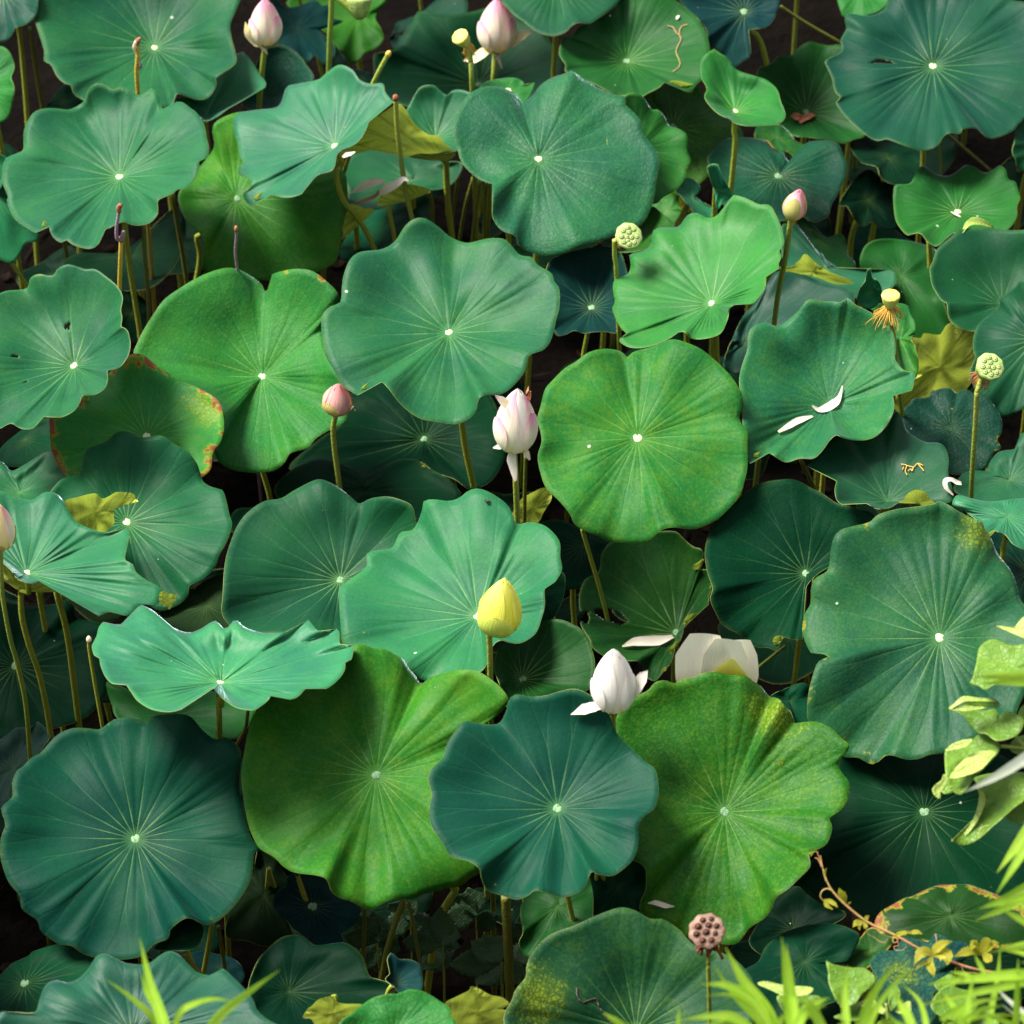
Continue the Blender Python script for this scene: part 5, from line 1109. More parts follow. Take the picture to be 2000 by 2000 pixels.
# bare stubs
def stub(code, path, o, label, mat='stalkyellow', w=9, tip='deadleaf', hook=None, z=.1):
    def fn(s):
        t = at_y(s.path[:1], s.Y)[0]
        nx = at_y(s.path[1:2], s.Y)[0]; a = (t - nx) / np.linalg.norm(t - nx)
        v, f = tube_geo(np.array([t - a * .006, t, t + a * .007, t + a * .012]) - s.base, [s.r * 1.05, s.r * 1.35, s.r * 1.2, s.r * .5], 8)
        link('stub_tip', mesh('stub_tip', v, f, [M[tip]]), s.rt)
        if hook:
            for (c_, p_, w_, m_, nm) in hook:
                q = at_y(smooth(P2(c_, p_), 5), s.Y - .006)
                v, f = tube_geo(q - s.base, np.interp(np.linspace(0, 1, len(q)), np.linspace(0, 1, len(w_)), w_) * .5 * s.px2m, 7)
                link(nm, mesh(nm, v, f, [M[m_]]), s.rt)
    return Stem(code, path, o, z, fn, label, 'bare_stalk', 'bare stalk', w, mat)
stub('00', '995,310 1000,400 992,520 1003,690', 6, 'yellow bare stub with a brown withered tip in front of the wide top left leaf', hook=[('00', '985,300 975,340 980,380', [6, 8, 3], 'oldpetal', 'withered_scrap'), ('00', '1000,300 1010,285 1022,275', [8, 8, 4], 'deadleaf', 'withered_scrap'), ('00', '1010,450 1020,475 1015,505', [3, 7, 3], 'stalkdry', 'withered_scrap')])
stub('00', '880,1740 872,1930 868,2080 868,2380', 4, 'yellow stalk with a hooked purple withered end before the large wavy green leaf', w=9, hook=[('00', '880,1750 898,1710 895,1680 870,1740 850,1730 845,1660 858,1570 866,1530', [6, 7, 6, 6, 8, 7, 7, 8], 'stalkdry', 'withered_hook'), ('00', '866,1540 862,1510 880,1485', [9, 11, 9], 'deadleaf', 'withered_tip')])
stub('00', '1713,1665 1715,1720 1708,1830 1720,1940', 5.5, 'thin purple withered stub in front of the yellow-green backlit leaf', mat='stalkdry', w=6)
stub('01', '1014,715 1022,900 1050,1150 1090,1400 1135,1590', 3.5, 'tall yellow-green bare stalk standing before the yellow fold, brown at its cut tip', mat='stalkgreen', w=10)
stub('01', '958,395 900,500 848,605', 5, 'short pale stub leaning right beside the wide teal leaf at the top', mat='stalkgreen', w=9, tip='stalkyellow')
stub('20', '645,930 650,1000 690,1250 745,1560', 3, 'cut yellow stub left of the edge-on wavy leaf', mat='stalk', w=8, tip='oldpetal')
G_ST = 'bare leaf stalks in the shade'
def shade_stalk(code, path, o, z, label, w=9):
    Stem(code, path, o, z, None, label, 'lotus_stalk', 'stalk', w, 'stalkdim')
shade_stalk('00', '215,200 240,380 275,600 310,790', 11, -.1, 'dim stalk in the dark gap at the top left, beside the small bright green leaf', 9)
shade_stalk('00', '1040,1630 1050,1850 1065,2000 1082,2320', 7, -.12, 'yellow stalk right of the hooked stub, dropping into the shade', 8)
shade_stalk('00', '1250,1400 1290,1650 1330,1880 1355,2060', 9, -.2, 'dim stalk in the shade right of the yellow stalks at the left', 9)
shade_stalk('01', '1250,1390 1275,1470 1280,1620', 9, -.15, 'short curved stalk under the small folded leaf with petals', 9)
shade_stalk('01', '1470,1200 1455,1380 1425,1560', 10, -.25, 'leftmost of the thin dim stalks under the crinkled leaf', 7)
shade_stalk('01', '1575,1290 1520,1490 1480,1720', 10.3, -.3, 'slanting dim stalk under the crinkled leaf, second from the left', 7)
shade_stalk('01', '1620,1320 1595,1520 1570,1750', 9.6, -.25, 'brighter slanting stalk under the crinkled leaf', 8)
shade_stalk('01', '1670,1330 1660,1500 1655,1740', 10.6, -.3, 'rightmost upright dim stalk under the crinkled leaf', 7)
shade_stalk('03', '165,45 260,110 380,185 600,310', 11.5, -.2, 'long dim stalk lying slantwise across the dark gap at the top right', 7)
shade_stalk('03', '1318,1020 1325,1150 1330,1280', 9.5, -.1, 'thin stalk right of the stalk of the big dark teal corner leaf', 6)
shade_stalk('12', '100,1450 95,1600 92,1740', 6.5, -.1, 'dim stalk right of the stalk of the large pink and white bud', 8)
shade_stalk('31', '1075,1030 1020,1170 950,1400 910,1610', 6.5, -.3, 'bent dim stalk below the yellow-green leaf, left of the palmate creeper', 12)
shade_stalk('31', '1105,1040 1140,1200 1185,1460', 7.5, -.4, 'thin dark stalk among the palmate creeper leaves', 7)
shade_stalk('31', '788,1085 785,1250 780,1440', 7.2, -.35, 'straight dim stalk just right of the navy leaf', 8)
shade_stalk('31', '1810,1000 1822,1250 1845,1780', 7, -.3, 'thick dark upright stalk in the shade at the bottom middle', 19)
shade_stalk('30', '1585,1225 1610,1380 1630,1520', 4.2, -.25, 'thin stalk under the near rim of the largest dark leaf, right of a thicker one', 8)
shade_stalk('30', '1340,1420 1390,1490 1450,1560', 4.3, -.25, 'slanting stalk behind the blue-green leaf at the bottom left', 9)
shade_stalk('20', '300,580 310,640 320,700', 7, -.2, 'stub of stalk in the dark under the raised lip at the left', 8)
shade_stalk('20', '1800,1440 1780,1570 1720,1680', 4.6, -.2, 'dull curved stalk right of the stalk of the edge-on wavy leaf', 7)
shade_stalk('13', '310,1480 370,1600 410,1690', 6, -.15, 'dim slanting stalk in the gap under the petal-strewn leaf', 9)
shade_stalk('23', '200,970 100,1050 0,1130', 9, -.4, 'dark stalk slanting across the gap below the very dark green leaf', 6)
# ------------------------------------------------------------------ build everything that was solved
solve()
for it in ITEMS:
    if not (isinstance(it, Leaf) and it.parent is not None): it.build()
for it in ITEMS:
    if isinstance(it, Leaf) and it.parent is not None: it.build()

# ------------------------------------------------------------------ small turned-over edges showing the yellow underside
def fold(key, code, outline, lift=.012):
    pr = LEAF[key]
    c = P2(code, outline).mean(0)
    f = Leaf(code, None, 0, 'U', outline, '', d=pr.depth_at(c) - lift, under=True, m=.74, e=(0, -1), parent=pr, nt=40, ng=4)
    f.key = key; f.build()
fold('a12', '02', '1130,592 1200,585 1260,598 1322,620 1292,676 1225,628')
fold('a56', '22', '1308,388 1345,368 1392,335 1375,395 1335,420 1310,410')
fold('a56', '22', '1432,562 1455,530 1492,510 1485,470 1455,500 1438,530')
fold('a56', '22', '1243,850 1255,775 1290,745 1345,728 1300,785 1265,835')
fold('a56', '22', '1138,1000 1175,955 1225,915 1205,985 1170,1052 1145,1030')
fold('a56', '22', '1085,1165 1098,1135 1135,1115 1115,1150')
fold('a54', '23', '108,925 135,900 185,900 165,945 140,1002 118,965')
fold('a42', '12', '1755,1440 1785,1425 1815,1415 1785,1450 1757,1505')
fold('a30', '11', '735,1005 770,950 838,905 815,930 770,985')
fold('a6', '00', '1838,1492 1842,1440 1875,1405 1905,1398 1880,1440')
fold('a50', '13', '1010,1792 1080,1770 1160,1800 1245,1768 1285,1800 1210,1818 1090,1808')
fold('a52', '23', '1668,195 1680,150 1700,135 1745,135 1705,160')
fold('a4', '00', '303,1645 318,1605 336,1608 318,1672')
fold('a10', '02', '368,460 372,420 402,408 395,440 378,468')
fold('a58', '33', '362,710 370,690 415,675 440,668 400,700 375,735')
fold('a58', '32', '1935,20 1950,8 1968,25 1945,60')

# ------------------------------------------------------------------ things lying on leaves
def lying(leaf, code, mid, wd, mat, name, label, cat, cup=.3, roll=38, lift=.008, bow=.006, dl=0.0):
    q = P2(code, mid)
    lf = LEAF[leaf]
    d0, d1 = lf.depth_at(q[0]) - lift, lf.depth_at(q[-1]) - lift - dl
    c = at_d(q.mean(0), (d0 + d1) / 2)
    o = ribbon(name, q, wd, d0, d1, [M[mat]], None, c, cup=cup, roll=roll, bow=bow, nu=16, nv=6, th=.001)
    return tag(o, label, cat)
lying('a42', '13', '150,1275 220,1235 300,1190 400,1160', [6, 14, 17, 5], 'oldpetal', 'fallen_petal', 'narrow pale petal lying left of the forked petal on the petal-strewn leaf', 'petal')
lying('a42', '13', '395,1085 440,1115 500,1100 560,1060 595,1010 613,940', [4, 12, 20, 20, 8, 2], 'whitepetal', 'fallen_petal', 'forked white petal with an upturned tip at the hub of the petal-strewn leaf', 'petal', lift=.012)
lying('a50', '13', '1420,1735 1365,1680 1360,1630 1400,1620 1440,1640 1480,1650', [3, 10, 12, 10, 12, 8], 'whitepetal', 'fallen_petal', 'white curled petal shaped like a hook beside the green pod stalk', 'petal', lift=.012)
lying('a58', '32', '985,1055 1040,1050 1110,1070 1178,1078', [2, 12, 13, 2], 'oldpetal', 'fallen_petal', 'dry boat-shaped petal on the mottled leaf near the brown pod', 'petal')
lying('a56', '22', '800,975 900,940 1050,930 1170,900', [3, 22, 26, 8], 'whitepetal', 'fallen_petal', 'long white petal lying on the torn leaf above the white opening flower', 'petal', lift=.012)
lying('b94', '01', '690,1400 780,1350 860,1325 935,1320', [3, 22, 24, 8], 'oldpetal', 'fallen_petal', 'pale dropped petal with a brown tip under the yellow fold', 'petal', lift=.06)
lying('b94', '01', '890,1400 950,1370 1010,1340 1070,1300 1105,1315', [14, 26, 22, 14, 4], 'whitepetal', 'fallen_petal', 'broad dropped petal lying on the small folded leaf', 'petal', lift=.06)
lying('b94', '01', '720,1470 800,1450 870,1420 890,1380', [3, 9, 9, 2], 'deadleaf', 'dead_scrap', 'shrivelled brown petal below the dropped petals', 'petal', lift=.065)
lying('a6', '01', '630,1140 670,1120 720,1100', [6, 14, 3], 'whitepetal', 'fallen_petal', 'scrap of white petal in the crook below the yellow fold', 'petal', lift=.06)
lying('a19', '03', '250,830 290,850 310,880', [14, 22, 4], 'deadleaf', 'dead_leaf', 'left half of a dead brown leaf at the hub of the shaded green leaf', 'dead leaf', cup=.2, lift=.012)
lying('a19', '03', '305,890 350,850 410,825', [6, 18, 8], 'deadleaf', 'dead_leaf', 'right half of a dead brown leaf at the hub of the shaded green leaf', 'dead leaf', cup=.3, lift=.014)
lying('a23', '03', '1400,1535 1435,1555 1472,1575', [2, 6, 3], 'oldpetal', 'dead_scrap', 'dry crumb beside the hub of the lone scalloped leaf', 'dead leaf')
lying('a23', '03', '1485,1690 1520,1630 1580,1605 1650,1620 1712,1652', [2, 12, 22, 16, 3], 'shrubpale', 'fallen_petal', 'pale yellow striped petal standing behind the teal leaf at the right edge', 'petal', lift=.02)
lying('a12', '02', '1190,140 1200,125 1210,110', [4, 8, 4], 'whitepetal', 'bird_dropping', 'white dropping beside the dry tendril on the top leaf', 'dropping', lift=.003)
lying('a40', '11', '1665,1785 1675,1760'.replace('11', '11'), [5, 9], 'black', 'insect', 'dark insect resting at the far rim of the leaf with the yellow bud', 'insect', lift=.006)
lying('a41', '12', '100,1000 112,975 118,945', [3, 5, 1], 'deadleaf', 'dead_scrap', 'brown dry spike right of the pink and white bud', 'petal', lift=.05)
def strings(leaf, code, paths, rad, mat, name, label, cat, lift=.006):
    lf = LEAF[leaf]; T = []
    for p in paths:
        q = smooth(P2(code, p), 6)
        T.append((np.array([at_d(x, lf.depth_at(x) - lift) for x in q]), rad))
    c = T[0][0][0]
    return tag(tubes(name, T, M[mat], None, c, 5), label, cat)
strings('a12', '02', ['1130,185 1170,200 1190,235 1215,255 1225,290 1200,340 1192,385 1215,440 1215,480 1165,522', '1215,255 1218,215 1240,185 1275,178'], .0013, 'vinestem', 'dry_tendril', 'dry brown forked tendril lying on the green leaf at the top', 'tendril')
strings('a50', '13', ['1040,1510 1080,1520 1070,1560 1085,1590', '1080,1520 1130,1530 1160,1505 1200,1520', '1130,1530 1120,1560 1110,1545 1090,1560', '1160,1505 1190,1540 1205,1560', '1060,1530 1050,1550'], .0012, 'stamen', 'dropped_stamens', 'tuft of dry yellow stamens lying on the shaded teal leaf', 'stamens')
strings('a73', '32', ['470,1670 475,1730 510,1775 560,1760 610,1750 630,1800 660,1850 700,1900 730,1940'], .0022, 'black', 'leaf_crack', 'black crooked crack in the dark teal leaf at the bottom', 'crack', lift=.001)

# ------------------------------------------------------------------ palmate creeper in the shade
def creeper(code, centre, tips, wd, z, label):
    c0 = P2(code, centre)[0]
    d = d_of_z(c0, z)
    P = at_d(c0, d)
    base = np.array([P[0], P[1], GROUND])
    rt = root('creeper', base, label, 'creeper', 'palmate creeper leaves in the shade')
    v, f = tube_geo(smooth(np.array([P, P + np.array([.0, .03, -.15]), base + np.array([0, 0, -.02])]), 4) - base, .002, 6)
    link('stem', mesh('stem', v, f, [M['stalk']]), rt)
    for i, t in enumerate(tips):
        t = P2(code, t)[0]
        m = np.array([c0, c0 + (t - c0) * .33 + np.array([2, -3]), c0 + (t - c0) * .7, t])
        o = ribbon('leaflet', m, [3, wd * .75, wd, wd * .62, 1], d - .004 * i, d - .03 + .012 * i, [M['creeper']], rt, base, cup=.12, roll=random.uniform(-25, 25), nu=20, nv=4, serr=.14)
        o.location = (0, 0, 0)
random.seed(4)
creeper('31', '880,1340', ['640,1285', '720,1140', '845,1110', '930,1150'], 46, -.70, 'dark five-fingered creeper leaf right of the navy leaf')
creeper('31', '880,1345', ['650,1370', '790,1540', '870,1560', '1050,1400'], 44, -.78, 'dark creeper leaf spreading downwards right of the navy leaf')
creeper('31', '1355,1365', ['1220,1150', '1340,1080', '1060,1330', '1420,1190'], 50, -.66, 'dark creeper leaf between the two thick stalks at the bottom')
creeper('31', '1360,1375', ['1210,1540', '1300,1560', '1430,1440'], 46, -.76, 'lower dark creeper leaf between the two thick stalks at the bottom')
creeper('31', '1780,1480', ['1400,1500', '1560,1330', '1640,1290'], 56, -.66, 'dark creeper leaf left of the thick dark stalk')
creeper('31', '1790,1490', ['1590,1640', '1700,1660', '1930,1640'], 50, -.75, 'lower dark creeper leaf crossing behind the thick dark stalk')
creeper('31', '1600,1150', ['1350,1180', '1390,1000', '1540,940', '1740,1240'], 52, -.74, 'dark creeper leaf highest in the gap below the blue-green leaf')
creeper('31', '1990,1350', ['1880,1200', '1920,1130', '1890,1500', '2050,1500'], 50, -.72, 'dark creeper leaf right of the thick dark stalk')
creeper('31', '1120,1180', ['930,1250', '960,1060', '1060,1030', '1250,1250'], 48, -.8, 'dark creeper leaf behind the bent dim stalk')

# ------------------------------------------------------------------ the bank at the viewer's feet: vine, shrubs, grass
def bank_point(code, p, d): return at_d(P2(code, p)[0], d)
vd = 7.72
v0 = bank_point('33', '1900,1560', vd)
vine = root('vine', v0, 'trailing vine with a reddish stem, small yellow leaves and tendrils at the lower right', 'vine')
def vtube(name, code, pts, w, mat='vinestem', d0=vd, d1=vd):
    q = smooth(P2(code, pts), 7)
    P = at_d(q, np.linspace(d0, d1, len(q)))
    r = np.interp(np.linspace(0, 1, len(q)), np.linspace(0, 1, len(w)), w) * .5 * vd / FPX
    v, f = tube_geo(P - v0, r, 7)
    link(name, mesh(name, v, f, [M[mat]]), vine)
vtube('stem', '33', '2000,1610 1720,1560 1560,1530 1390,1475 1190,1395 1000,1290 800,1195 640,1070 545,970 500,890 470,790 430,680', [6, 6, 5.5, 5.5, 5, 5, 4.5, 4, 3, 2, 1.2])
for t in ('545,965 500,950 465,970 455,1010 480,1040', '470,800 440,740 415,725', '500,900 480,840 455,710'):
    vtube('shoot', '33', t, [3, 2.4, 1.2], 'vinestem')
for t in ('790,1240 800,1280 840,1300 880,1330 920,1340 945,1310', '980,1300 985,1340 1020,1330 1010,1300', '1010,1310 1020,1360 990,1370 1000,1395 1050,1395 1080,1370', '1390,1480 1470,1500 1500,1555 1590,1560', '1290,1280 1300,1340'):
    vtube('tendril', '33', t, [1.6, 1.4, .9], 'vinestem', vd - .01, vd - .02)
def vleaf(pts, w, d=vd - .02, mat='vine', roll=0, serr=.16):
    o = ribbon('leaflet', P2('33', pts), w, d, d - .015, [M[mat]], vine, v0, cup=.18, roll=roll, nu=18, nv=4, serr=serr); o.location = (0, 0, 0)
for pts, w, r in (('1265,1440 1230,1410 1180,1420 1135,1500', [2, 18, 20, 1], 10), ('1270,1440 1230,1480 1180,1500 1145,1540', [2, 8, 7, 1], 0), ('1268,1440 1250,1500 1265,1540 1280,1590', [2, 16, 14, 1], -15), ('1272,1440 1320,1420 1370,1440 1375,1505', [2, 26, 26, 2], 12), ('1270,1430 1290,1390 1340,1350 1410,1332', [2, 18, 16, 1], 20),
                  ('1620,1430 1560,1400 1500,1410 1425,1445', [2, 16, 16, 1], 10), ('1620,1430 1580,1380 1570,1350 1545,1390', [2, 14, 16, 4], 10), ('1622,1430 1640,1370 1660,1330 1690,1318', [2, 18, 18, 3], 0), ('1625,1430 1670,1380 1710,1345 1750,1345', [2, 14, 12, 1], 10), ('1625,1432 1650,1440 1680,1460 1700,1475', [2, 16, 18, 3], 0),
                  ('985,1300 1020,1280 1060,1270 1110,1265', [2, 9, 9, 1], 30), ('1090,1270 1130,1265 1160,1265 1195,1280', [2, 9, 8, 1], 30), ('1085,1265 1070,1280 1050,1290', [2, 6, 1], 0),
                  ('770,1190 740,1195 715,1200 690,1230', [2, 12, 12, 1], 30), ('770,1190 780,1220 770,1240', [2, 9, 1], 0), ('770,1185 790,1160 810,1145', [2, 8, 1], 20), ('765,1195 735,1215 740,1250', [2, 8, 1], 10),
                  ('640,1060 620,1010 600,980 590,945', [2, 12, 12, 1], 20), ('640,1060 632,1010 630,970', [2, 8, 1], 0), ('650,1070 665,1055 675,1045', [2, 4, 1], 0),
                  ('480,1030 520,1040 555,1060 580,1085', [2, 9, 8, 1], 20), ('480,1030 500,1070 545,1100', [2, 8, 1], 0), ('490,860 485,830 500,800', [2, 4, 1], 0)):
    vleaf(pts, w, roll=r)
def shrub(label, code0, p0, d, parts):
    b = bank_point(code0, p0, d)
    rt = root('shrub', b, label, 'shrub')
    for it in parts:
        if it[0] == 'stem':
            q = smooth(P2(it[1], it[2]), 6); P = at_d(q, d + .02)
            v, f = tube_geo(P - b, it[3] * .5 * d / FPX, 7)
            link('stem', mesh('stem', v, f, [M['stalkgreen']]), rt)
        elif it[0] == 'leaf':
            _, code, outline, kind, dd, mm = it
            lf = Leaf(code, None, 0, 'G', outline, '', d=d + dd, m=mm, e=(random.uniform(-.5, .5), 1), cup=random.uniform(.02, .12), name='shrub_leaf', mats=[M[kind], M['shrubpale'], M['rim']], stalk=False, nt=90, ng=8, wave=.6, nohub=True)
            lf.ownroot = (rt, b)
            lf.build()
        elif it[0] == 'strip':
            _, code, mid, wd, kind, dd, roll = it
            o = ribbon('curled_edge', P2(code, mid), wd, d + dd, d + dd, [M[kind]], rt, b, cup=.3, roll=roll, nu=14, nv=4); o.location = (0, 0, 0)
random.seed(8)
shrub('leafy shrub with olive curled leaves reaching in from the right edge', '33', '2050,150', 7.75, [
    ('stem', '23', '1990,1760 1880,1640 1830,1590', 8), ('stem', '23', '1760,1700 1830,1705 1990,1720', 7), ('stem', '33', '1930,60 1980,90 2050,150', 8),
    ('leaf', '23', '1540,1240 1560,1200 1585,1100 1610,980 1690,925 1740,930 1800,955 1870,970 1960,960 2050,1050 2000,1180 1850,1200 1700,1260 1650,1290 1600,1260', 'shrub', .0, .8),
    ('leaf', '23', '1715,815 1780,830 1850,845 1930,760 2000,800 1980,930 1900,900 1800,860', 'shrubpale', .05, .7),
    ('leaf', '23', '1390,1425 1500,1430 1640,1440 1720,1430 1745,1480 1730,1520 1755,1540 1780,1520 1775,1460 1830,1450 1920,1490 1930,1540 1880,1620 1740,1660 1660,1610 1600,1600 1530,1530 1490,1470', 'shrub', .02, .85),
    ('strip', '23', '1390,1428 1450,1385 1500,1355 1600,1360 1725,1365', [5, 8, 12, 8, 6], 'shrubpale', -.02, 30), ('strip', '23', '1400,1430 1500,1425 1660,1420', [4, 12, 3], 'shrubpale', -.02, 20),
    ('strip', '23', '1490,1400 1600,1385 1725,1390 1725,1420', [10, 16, 14, 6], 'shrub', -.005, 0),
    ('leaf', '23', '1360,1730 1420,1705 1500,1690 1560,1650 1610,1605 1700,1630 1755,1690 1740,1750 1650,1850 1570,1930 1480,2050 1400,2010 1365,1900', 'shrub', .0, .8),
    ('leaf', '23', '1395,1935 1420,1880 1470,1820 1560,1750 1650,1730 1735,1740 1690,1800 1620,1870 1520,1910', 'shrubpale', -.03, .75),
    ('strip', '23', '1365,1730 1430,1700 1500,1680 1555,1650', [4, 14, 16, 4], 'shrubpale', -.025, 20),
    ('strip', '33', '1360,120 1350,180 1300,240 1322,300', [6, 14, 20, 2], 'shrubpale', -.02, 0),
    ('leaf', '33', '1340,255 1360,120 1420,160 1510,170 1490,210 1460,235', 'shrub', .01, .8),
    ('leaf', '33', '1400,600 1480,580 1570,450 1640,280 1605,210 1565,150 1700,110 1850,105 1960,120 1980,260 1850,370 1750,460 1690,510 1600,590 1500,635', 'shrub', .03, .82),
    ('strip', '33', '1405,600 1490,570 1580,450 1630,300 1600,220', [3, 6, 9, 14, 4], 'shrubpale', .0, 20),
    ('strip', '33', '1600,600 1640,530 1705,490', [3, 18, 4], 'shrubpale', -.01, 0),
    ('leaf', '33', '1780,400 1830,460 1940,470 2060,400 2060,300 1940,250 1850,350', 'shrub', .05, .8),
    ('leaf', '23', '1830,1700 1860,1650 1930,1620 2040,1640 2040,1740 1930,1760 1850,1740', 'shrub', .04, .8),
    ('leaf', '23', '1890,1480 1930,1400 2030,1380 2050,1480 1960,1530', 'shrub', .06, .8)])
shrub('low broad-leaved shrub with curled pale leaves in the grass at the bottom right', '33', '900,2150', 7.6, [
    ('stem', '33', '930,1780 940,1900 930,2150', 6), ('stem', '33', '600,1800 800,1900 930,2100', 6), ('stem', '33', '1400,1850 1300,2000 1100,2150', 6),
    ('leaf', '33', '497,1462 530,1492 600,1510 680,1522 780,1530 860,1600 830,1660 760,1710 700,1790 600,1800 520,1650 510,1560', 'shrub', .0, .85),
    ('leaf', '33', '0,1640 60,1622 200,1650 380,1662 400,1690 340,1725 200,1730 110,1690', 'shrubpale', .0, .6),
    ('leaf', '33', '140,1750 170,1720 330,1720 460,1740 440,1860 330,1900 200,1850', 'shrub', .04, .8),
    ('leaf', '33', '550,1880 620,1850 720,1790 850,1790 855,1840 800,1900 730,1900 640,1910', 'shrub', .0, .75),
    ('leaf', '33', '700,1800 760,1760 840,1750 870,1780 930,1830 900,1860 820,1810', 'shrubpale', -.02, .7),
    ('leaf', '33', '950,1690 1000,1655 1035,1690 1030,1740 990,1820 960,1830', 'shrub', -.01, .8),
    ('leaf', '33', '990,1830 1060,1780 1110,1770 1110,1840 1050,1860', 'shrubpale', -.01, .75),
    ('leaf', '33', '1255,1800 1300,1710 1380,1650 1480,1680 1560,1700 1600,1800 1500,1900 1400,1900 1300,1860', 'shrub', .02, .82),
    ('leaf', '33', '1500,1850 1600,1820 1720,1860 1750,1980 1600,2050 1480,1980', 'shrub', .03, .8),
    ('leaf', '33', '850,1960 900,1900 960,1910 990,1960 960,2050 870,2040', 'grass', -.02, .8),
    ('leaf', '33', '1280,1640 1330,1600 1400,1570 1450,1620 1400,1680 1320,1690', 'shrub', .05, .8)])
# grass
def tuft(label, d, root_at, blades, dense=True):
    b = bank_point(root_at[0], root_at[1], d)
    rt = root('grass_tuft', b, label, 'grass', 'grass tufts on the bank')
    more = []
    for bl in blades:
        q = P2(bl[0], bl[1]); sh = np.array([random.uniform(-26, 26), random.uniform(4, 34)])
        if random.random() < .6: more.append((bl[0], None, bl[2] * random.uniform(.5, .85), bl[3] if len(bl) > 3 else 'grass', q + sh * np.linspace(.4, 1.3, len(q))[:, None]))
    for bl in list(blades) + (more if dense else []):
        code, pts, w = bl[:3]
        mat = bl[3] if len(bl) > 3 else 'grass'
        q = P2(code, pts) if pts is not None else bl[4]
        w = w * 520 / 1932.
        dd = random.uniform(-.12, .12)
        o = ribbon('blade', q, [w * .75, w, w * .9, w * .55, 1.0], d + dd, d + dd + random.uniform(-.1, .15), [M[mat]], rt, b, cup=.25, roll=random.uniform(-30, 30), nu=18, nv=4, th=.0005)
        o.location = (0, 0, 0)
random.seed(12)
tuft('grass tuft of bright blades at the bottom left in front of the blue-green leaf', 6.7, ('30', '1250,2120'), [
    ('30', '1240,2120 1170,1880 1090,1640 1013,1305', 95), ('30', '1240,2120 1100,1880 950,1740 770,1608', 62), ('30', '1230,2110 1300,1860 1420,1780 1560,1750 1710,1775', 55), ('30', '1400,2120 1600,1870 1780,1720 2030,1540', 78), ('30', '1100,1780 1060,1690 1028,1570', 36)], dense=False)
tuft('grass tuft with arching blades at the bottom edge by the brown pod', 6.6, ('32', '1900,2150'), [
    ('32', '1960,2150 1850,1850 1680,1620 1545,1370', 105), ('32', '1960,2150 1780,1800 1580,1660 1370,1640', 85), ('32', '1215,2150 1212,1950 1212,1815', 46), ('32', '1900,2150 1640,1900 1450,1875 1240,1900', 75), ('32', '950,2150 800,1950 660,1850', 75), ('32', '1100,2150 1050,2000 1010,1950', 40)])
tuft('dense grass tuft of many upright blades in the bottom right corner', 6.6, ('33', '900,2200'), [
    ('33', '270,2200 250,1900 215,1600 172,1300', 115), ('33', '640,2200 640,1900 632,1700 655,1510', 62), ('33', '700,2200 780,1850 880,1650 1015,1480', 72), ('33', '1190,2200 1100,1900 1040,1800 975,1680', 72), ('33', '120,2200 60,1900 -10,1690', 62),
    ('33', '560,2200 460,1950 380,1800 300,1740', 80), ('33', '230,2100 330,1850 420,1780 520,1740', 80), ('33', '1490,2200 1510,1950 1530,1750 1570,1570', 62), ('33', '1330,1900 1450,1830 1600,1770 1790,1740', 58), ('33', '1600,2200 1480,1900 1400,1780 1340,1700', 60), ('33', '100,2200 150,1950 210,1830', 70),
    ('33', '1420,2200 1480,1950 1620,1830 1780,1800', 60), ('33', '1330,2200 1380,2000 1480,1850', 46), ('33', '1000,2200 980,2000 900,1880', 40), ('33', '480,2200 560,2000 640,1900', 60), ('33', '1250,2200 1230,2000 1180,1780 1060,1650', 50), ('33', '820,2200 760,2000 700,1900', 40)])
tuft('grass tuft in the right bottom corner with long level blades', 6.8, ('33', '2050,2150'), [
    ('33', '2080,1560 1800,1580 1500,1610 1220,1645', 82), ('33', '1860,2200 1875,1900 1885,1650 1890,1460', 60), ('33', '1650,2200 1690,1850 1740,1600 1758,1380', 50), ('33', '2080,1960 1930,1850 1820,1760 1710,1650', 46, 'grasspale'), ('33', '2080,1350 1930,1360 1760,1385', 60), ('33', '2080,1280 1900,1170 1770,1100', 52), ('33', '1640,1560 1600,1480 1570,1420', 40), ('33', '2060,2200 1960,1950 1900,1840', 60),
    ('33', '2080,1480 1930,1420 1800,1400', 40), ('33', '2000,2200 1930,2000 1760,1900 1650,1880', 56), ('33', '1980,1150 1930,1080 1860,1040', 36), ('33', '1550,1590 1480,1570 1400,1555', 40)])
tuft('grass blades reaching in at the right edge above the lower shrub', 6.9, ('33', '2200,800'), [
    ('33', '2200,300 2020,460 1880,640 1735,835', 105), ('33', '2200,860 2000,940 1820,1020 1605,1095', 120), ('23', '2200,1215 1960,1205 1760,1195 1570,1192', 78), ('33', '2150,-150 1930,10 1720,140 1500,250', 85, 'grasspale'), ('23', '2100,1180 1980,1110 1870,1130', 60), ('23', '2100,1010 2000,850 1900,840', 40)])

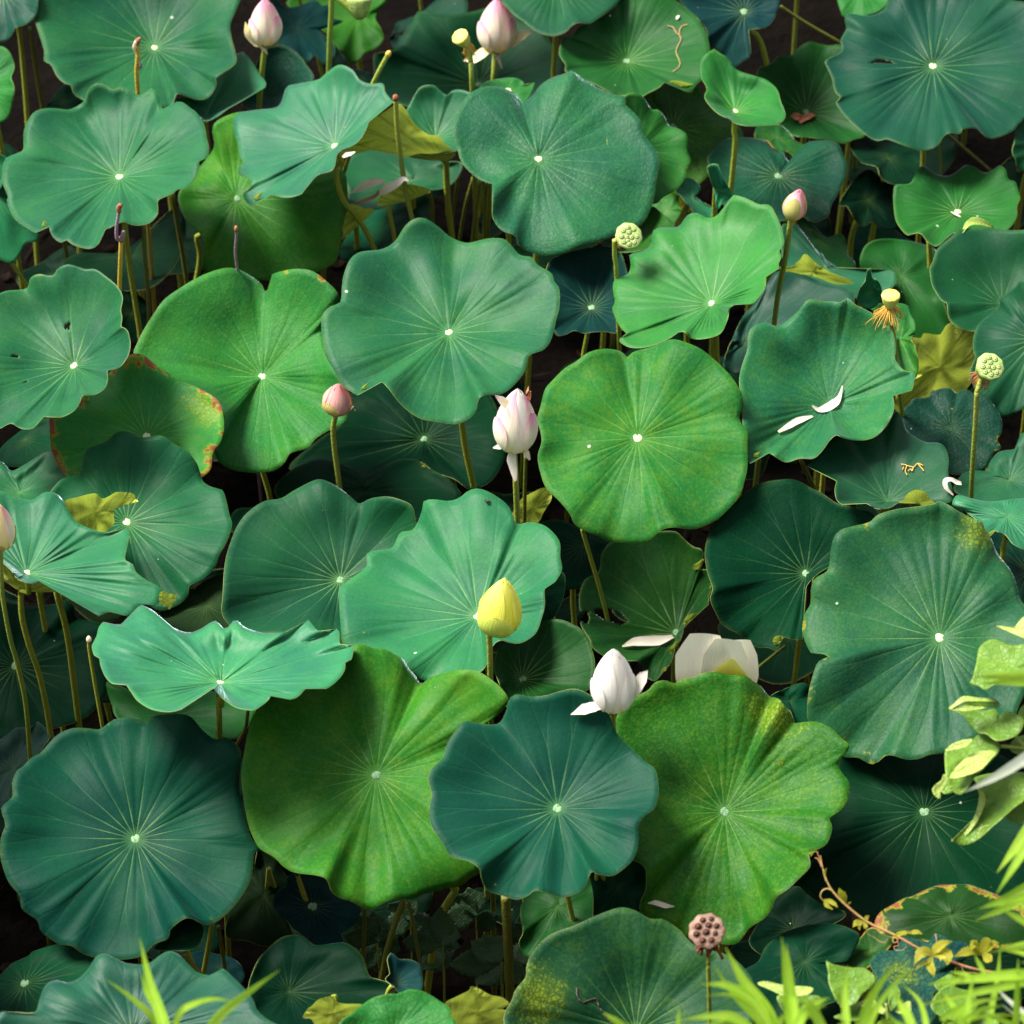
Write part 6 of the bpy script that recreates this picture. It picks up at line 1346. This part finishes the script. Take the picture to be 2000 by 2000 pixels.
# ------------------------------------------------------------------ leaves of the bed beyond the frame (the pond goes on)
random.seed(21)
src = [LEAF[k] for k in ('a41', 'a30', 'a40', 'a21', 'a4', 'a61', 'a60', 'a59')]
def copy_leaf(lf, loc, rz, i):
    r = lf.rt.copy(); COL.objects.link(r)
    r.location = loc; r.rotation_euler = (0, 0, rz)
    r['label'] = 'lotus leaf of the bed that goes on beyond the edges of the photo'
    r['group'] = 'lotus leaves beyond the frame'
    for ch in lf.rt.children:
        c = ch.copy(); COL.objects.link(c); c.parent = r
EXTRA = []
for ring, (mx, step) in enumerate(((1.42, .50), (1.95, .62))):
    for i in range(7 if ring == 0 else 6):
        y = -1.25 + i * step
        for sx in (-1, 1): EXTRA.append((sx * (mx + .135 * (y + 1.3) + random.uniform(0, .08)), y + random.uniform(-.1, .1)))
for i in range(7): EXTRA.append((-1.5 + i * .5 + random.uniform(-.06, .06), 2.62 + random.uniform(-.05, .1)))
for i in range(8): EXTRA.append((-1.9 + i * .55, 3.15 + random.uniform(-.1, .1)))
EXTRA = [p for p in EXTRA if p[1] > -.55 or p[0] < 0]
for i, (x, y) in enumerate(EXTRA):
    lf = src[i % len(src)]
    off = np.array(lf.base) - lf.Pc
    zt = random.uniform(-.15, .05)
    rz = random.uniform(-.7, .7)
    ca, sa = math.cos(rz), math.sin(rz)
    copy_leaf(lf, (x + ca * off[0] - sa * off[1], y + sa * off[0] + ca * off[1], zt + off[2]), rz, i)

# ------------------------------------------------------------------ leaves added low to fill the gaps, shade painted into their dark tint
random.seed(33)
UND = []
for i in range(9):
    for j in range(9):
        UND.append((-1.45 + i * .36 + random.uniform(-.12, .12), -1.35 + j * .5 + random.uniform(-.15, .15)))
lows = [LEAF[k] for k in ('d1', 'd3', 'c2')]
def px_of(P):
    v = np.asarray(P) - CAM; z = v @ FWD
    return 1000 + FPX * (v @ RGT) / z, 1000 - FPX * (v @ UPV) / z
UND = [p for p in UND if all(-60 < q < 2060 for q in px_of((p[0], p[1], -1.0)))]
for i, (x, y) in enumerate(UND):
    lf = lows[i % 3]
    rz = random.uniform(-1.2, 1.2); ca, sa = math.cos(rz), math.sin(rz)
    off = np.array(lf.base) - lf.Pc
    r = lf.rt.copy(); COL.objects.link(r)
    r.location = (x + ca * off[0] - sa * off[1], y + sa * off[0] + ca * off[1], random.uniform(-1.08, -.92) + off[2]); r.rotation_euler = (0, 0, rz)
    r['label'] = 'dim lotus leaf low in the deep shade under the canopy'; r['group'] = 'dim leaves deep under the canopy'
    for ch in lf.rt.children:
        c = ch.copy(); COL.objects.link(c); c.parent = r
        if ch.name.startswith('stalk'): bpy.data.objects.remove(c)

# ------------------------------------------------------------------ the ground
def sheet(name, x0, x1, y0, y1, nx, ny, zf, mat):
    V = [(x0 + (x1 - x0) * i / nx, y0 + (y1 - y0) * j / ny, 0) for i in range(nx + 1) for j in range(ny + 1)]
    V = [(x, y, zf(x, y)) for x, y, _ in V]
    F = [(i * (ny + 1) + j, (i + 1) * (ny + 1) + j, (i + 1) * (ny + 1) + j + 1, i * (ny + 1) + j + 1) for i in range(nx) for j in range(ny)]
    o = link(name, mesh(name, V, F, [M[mat]]))
    o['kind'] = 'structure'
    return o
def mudz(x, y): return GROUND + .02 * math.sin(3.1 * x + 1.3 * y) + .015 * math.sin(7.3 * y - 2 * x) if abs(x) < 6 and abs(y) < 6 else GROUND
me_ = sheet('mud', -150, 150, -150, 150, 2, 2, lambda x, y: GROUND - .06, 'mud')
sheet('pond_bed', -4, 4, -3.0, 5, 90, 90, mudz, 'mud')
def bankz(x, y):
    lo = GROUND - .05
    front = .78 - 1.2 * max(0.0, y + 2.4)
    if y > -1.83: front = lo + (front - lo) * float(sstep(-1.72, -1.83, y))
    right = lo + (1.9 + .35 * float(sstep(-1.5, -2.2, y))) * float(sstep(1.1, 1.5, x) * sstep(-.7, -1.3, y))
    rough = .02 * math.sin(9 * x + 3 * y) + .015 * math.sin(17 * y - 11 * x)
    z = max(front, right, lo)
    return z + (rough - .03 if z > lo + .1 else 0)
sheet('bank', -5, 5, -12, -.5, 120, 230, bankz, 'soil')
rnd = random.Random(5)
V, F = [], []
for i in range(1500):
    x, y = rnd.uniform(-2, 2), rnd.uniform(-1.6, 2.8)
    z = mudz(x, y) + .010
    a = rnd.uniform(0, 6.28); l, w = rnd.choice([(rnd.uniform(.04, .12), .0025), (rnd.uniform(.012, .035), rnd.uniform(.008, .02))])
    c, s_ = math.cos(a), math.sin(a)
    k = len(V); n = 5
    for t in range(n):
        u = t / (n - 1) * 2 - 1
        ww = w * (1 - u * u) ** .5 + .0008; bend = rnd.uniform(-.012, .012) * (l > .03)
        for sg in (-1, 1): V.append((x + c * l * u - s_ * (ww * sg + bend), y + s_ * l * u + c * (ww * sg + bend), z + rnd.uniform(0, .012)))
    for t in range(n - 1): F.append((k + 2 * t, k + 2 * t + 2, k + 2 * t + 3, k + 2 * t + 1))
lt = link('leaf_litter', mesh('leaf_litter', V, F, [M['litter']], flat=True))
lt['kind'] = 'stuff'
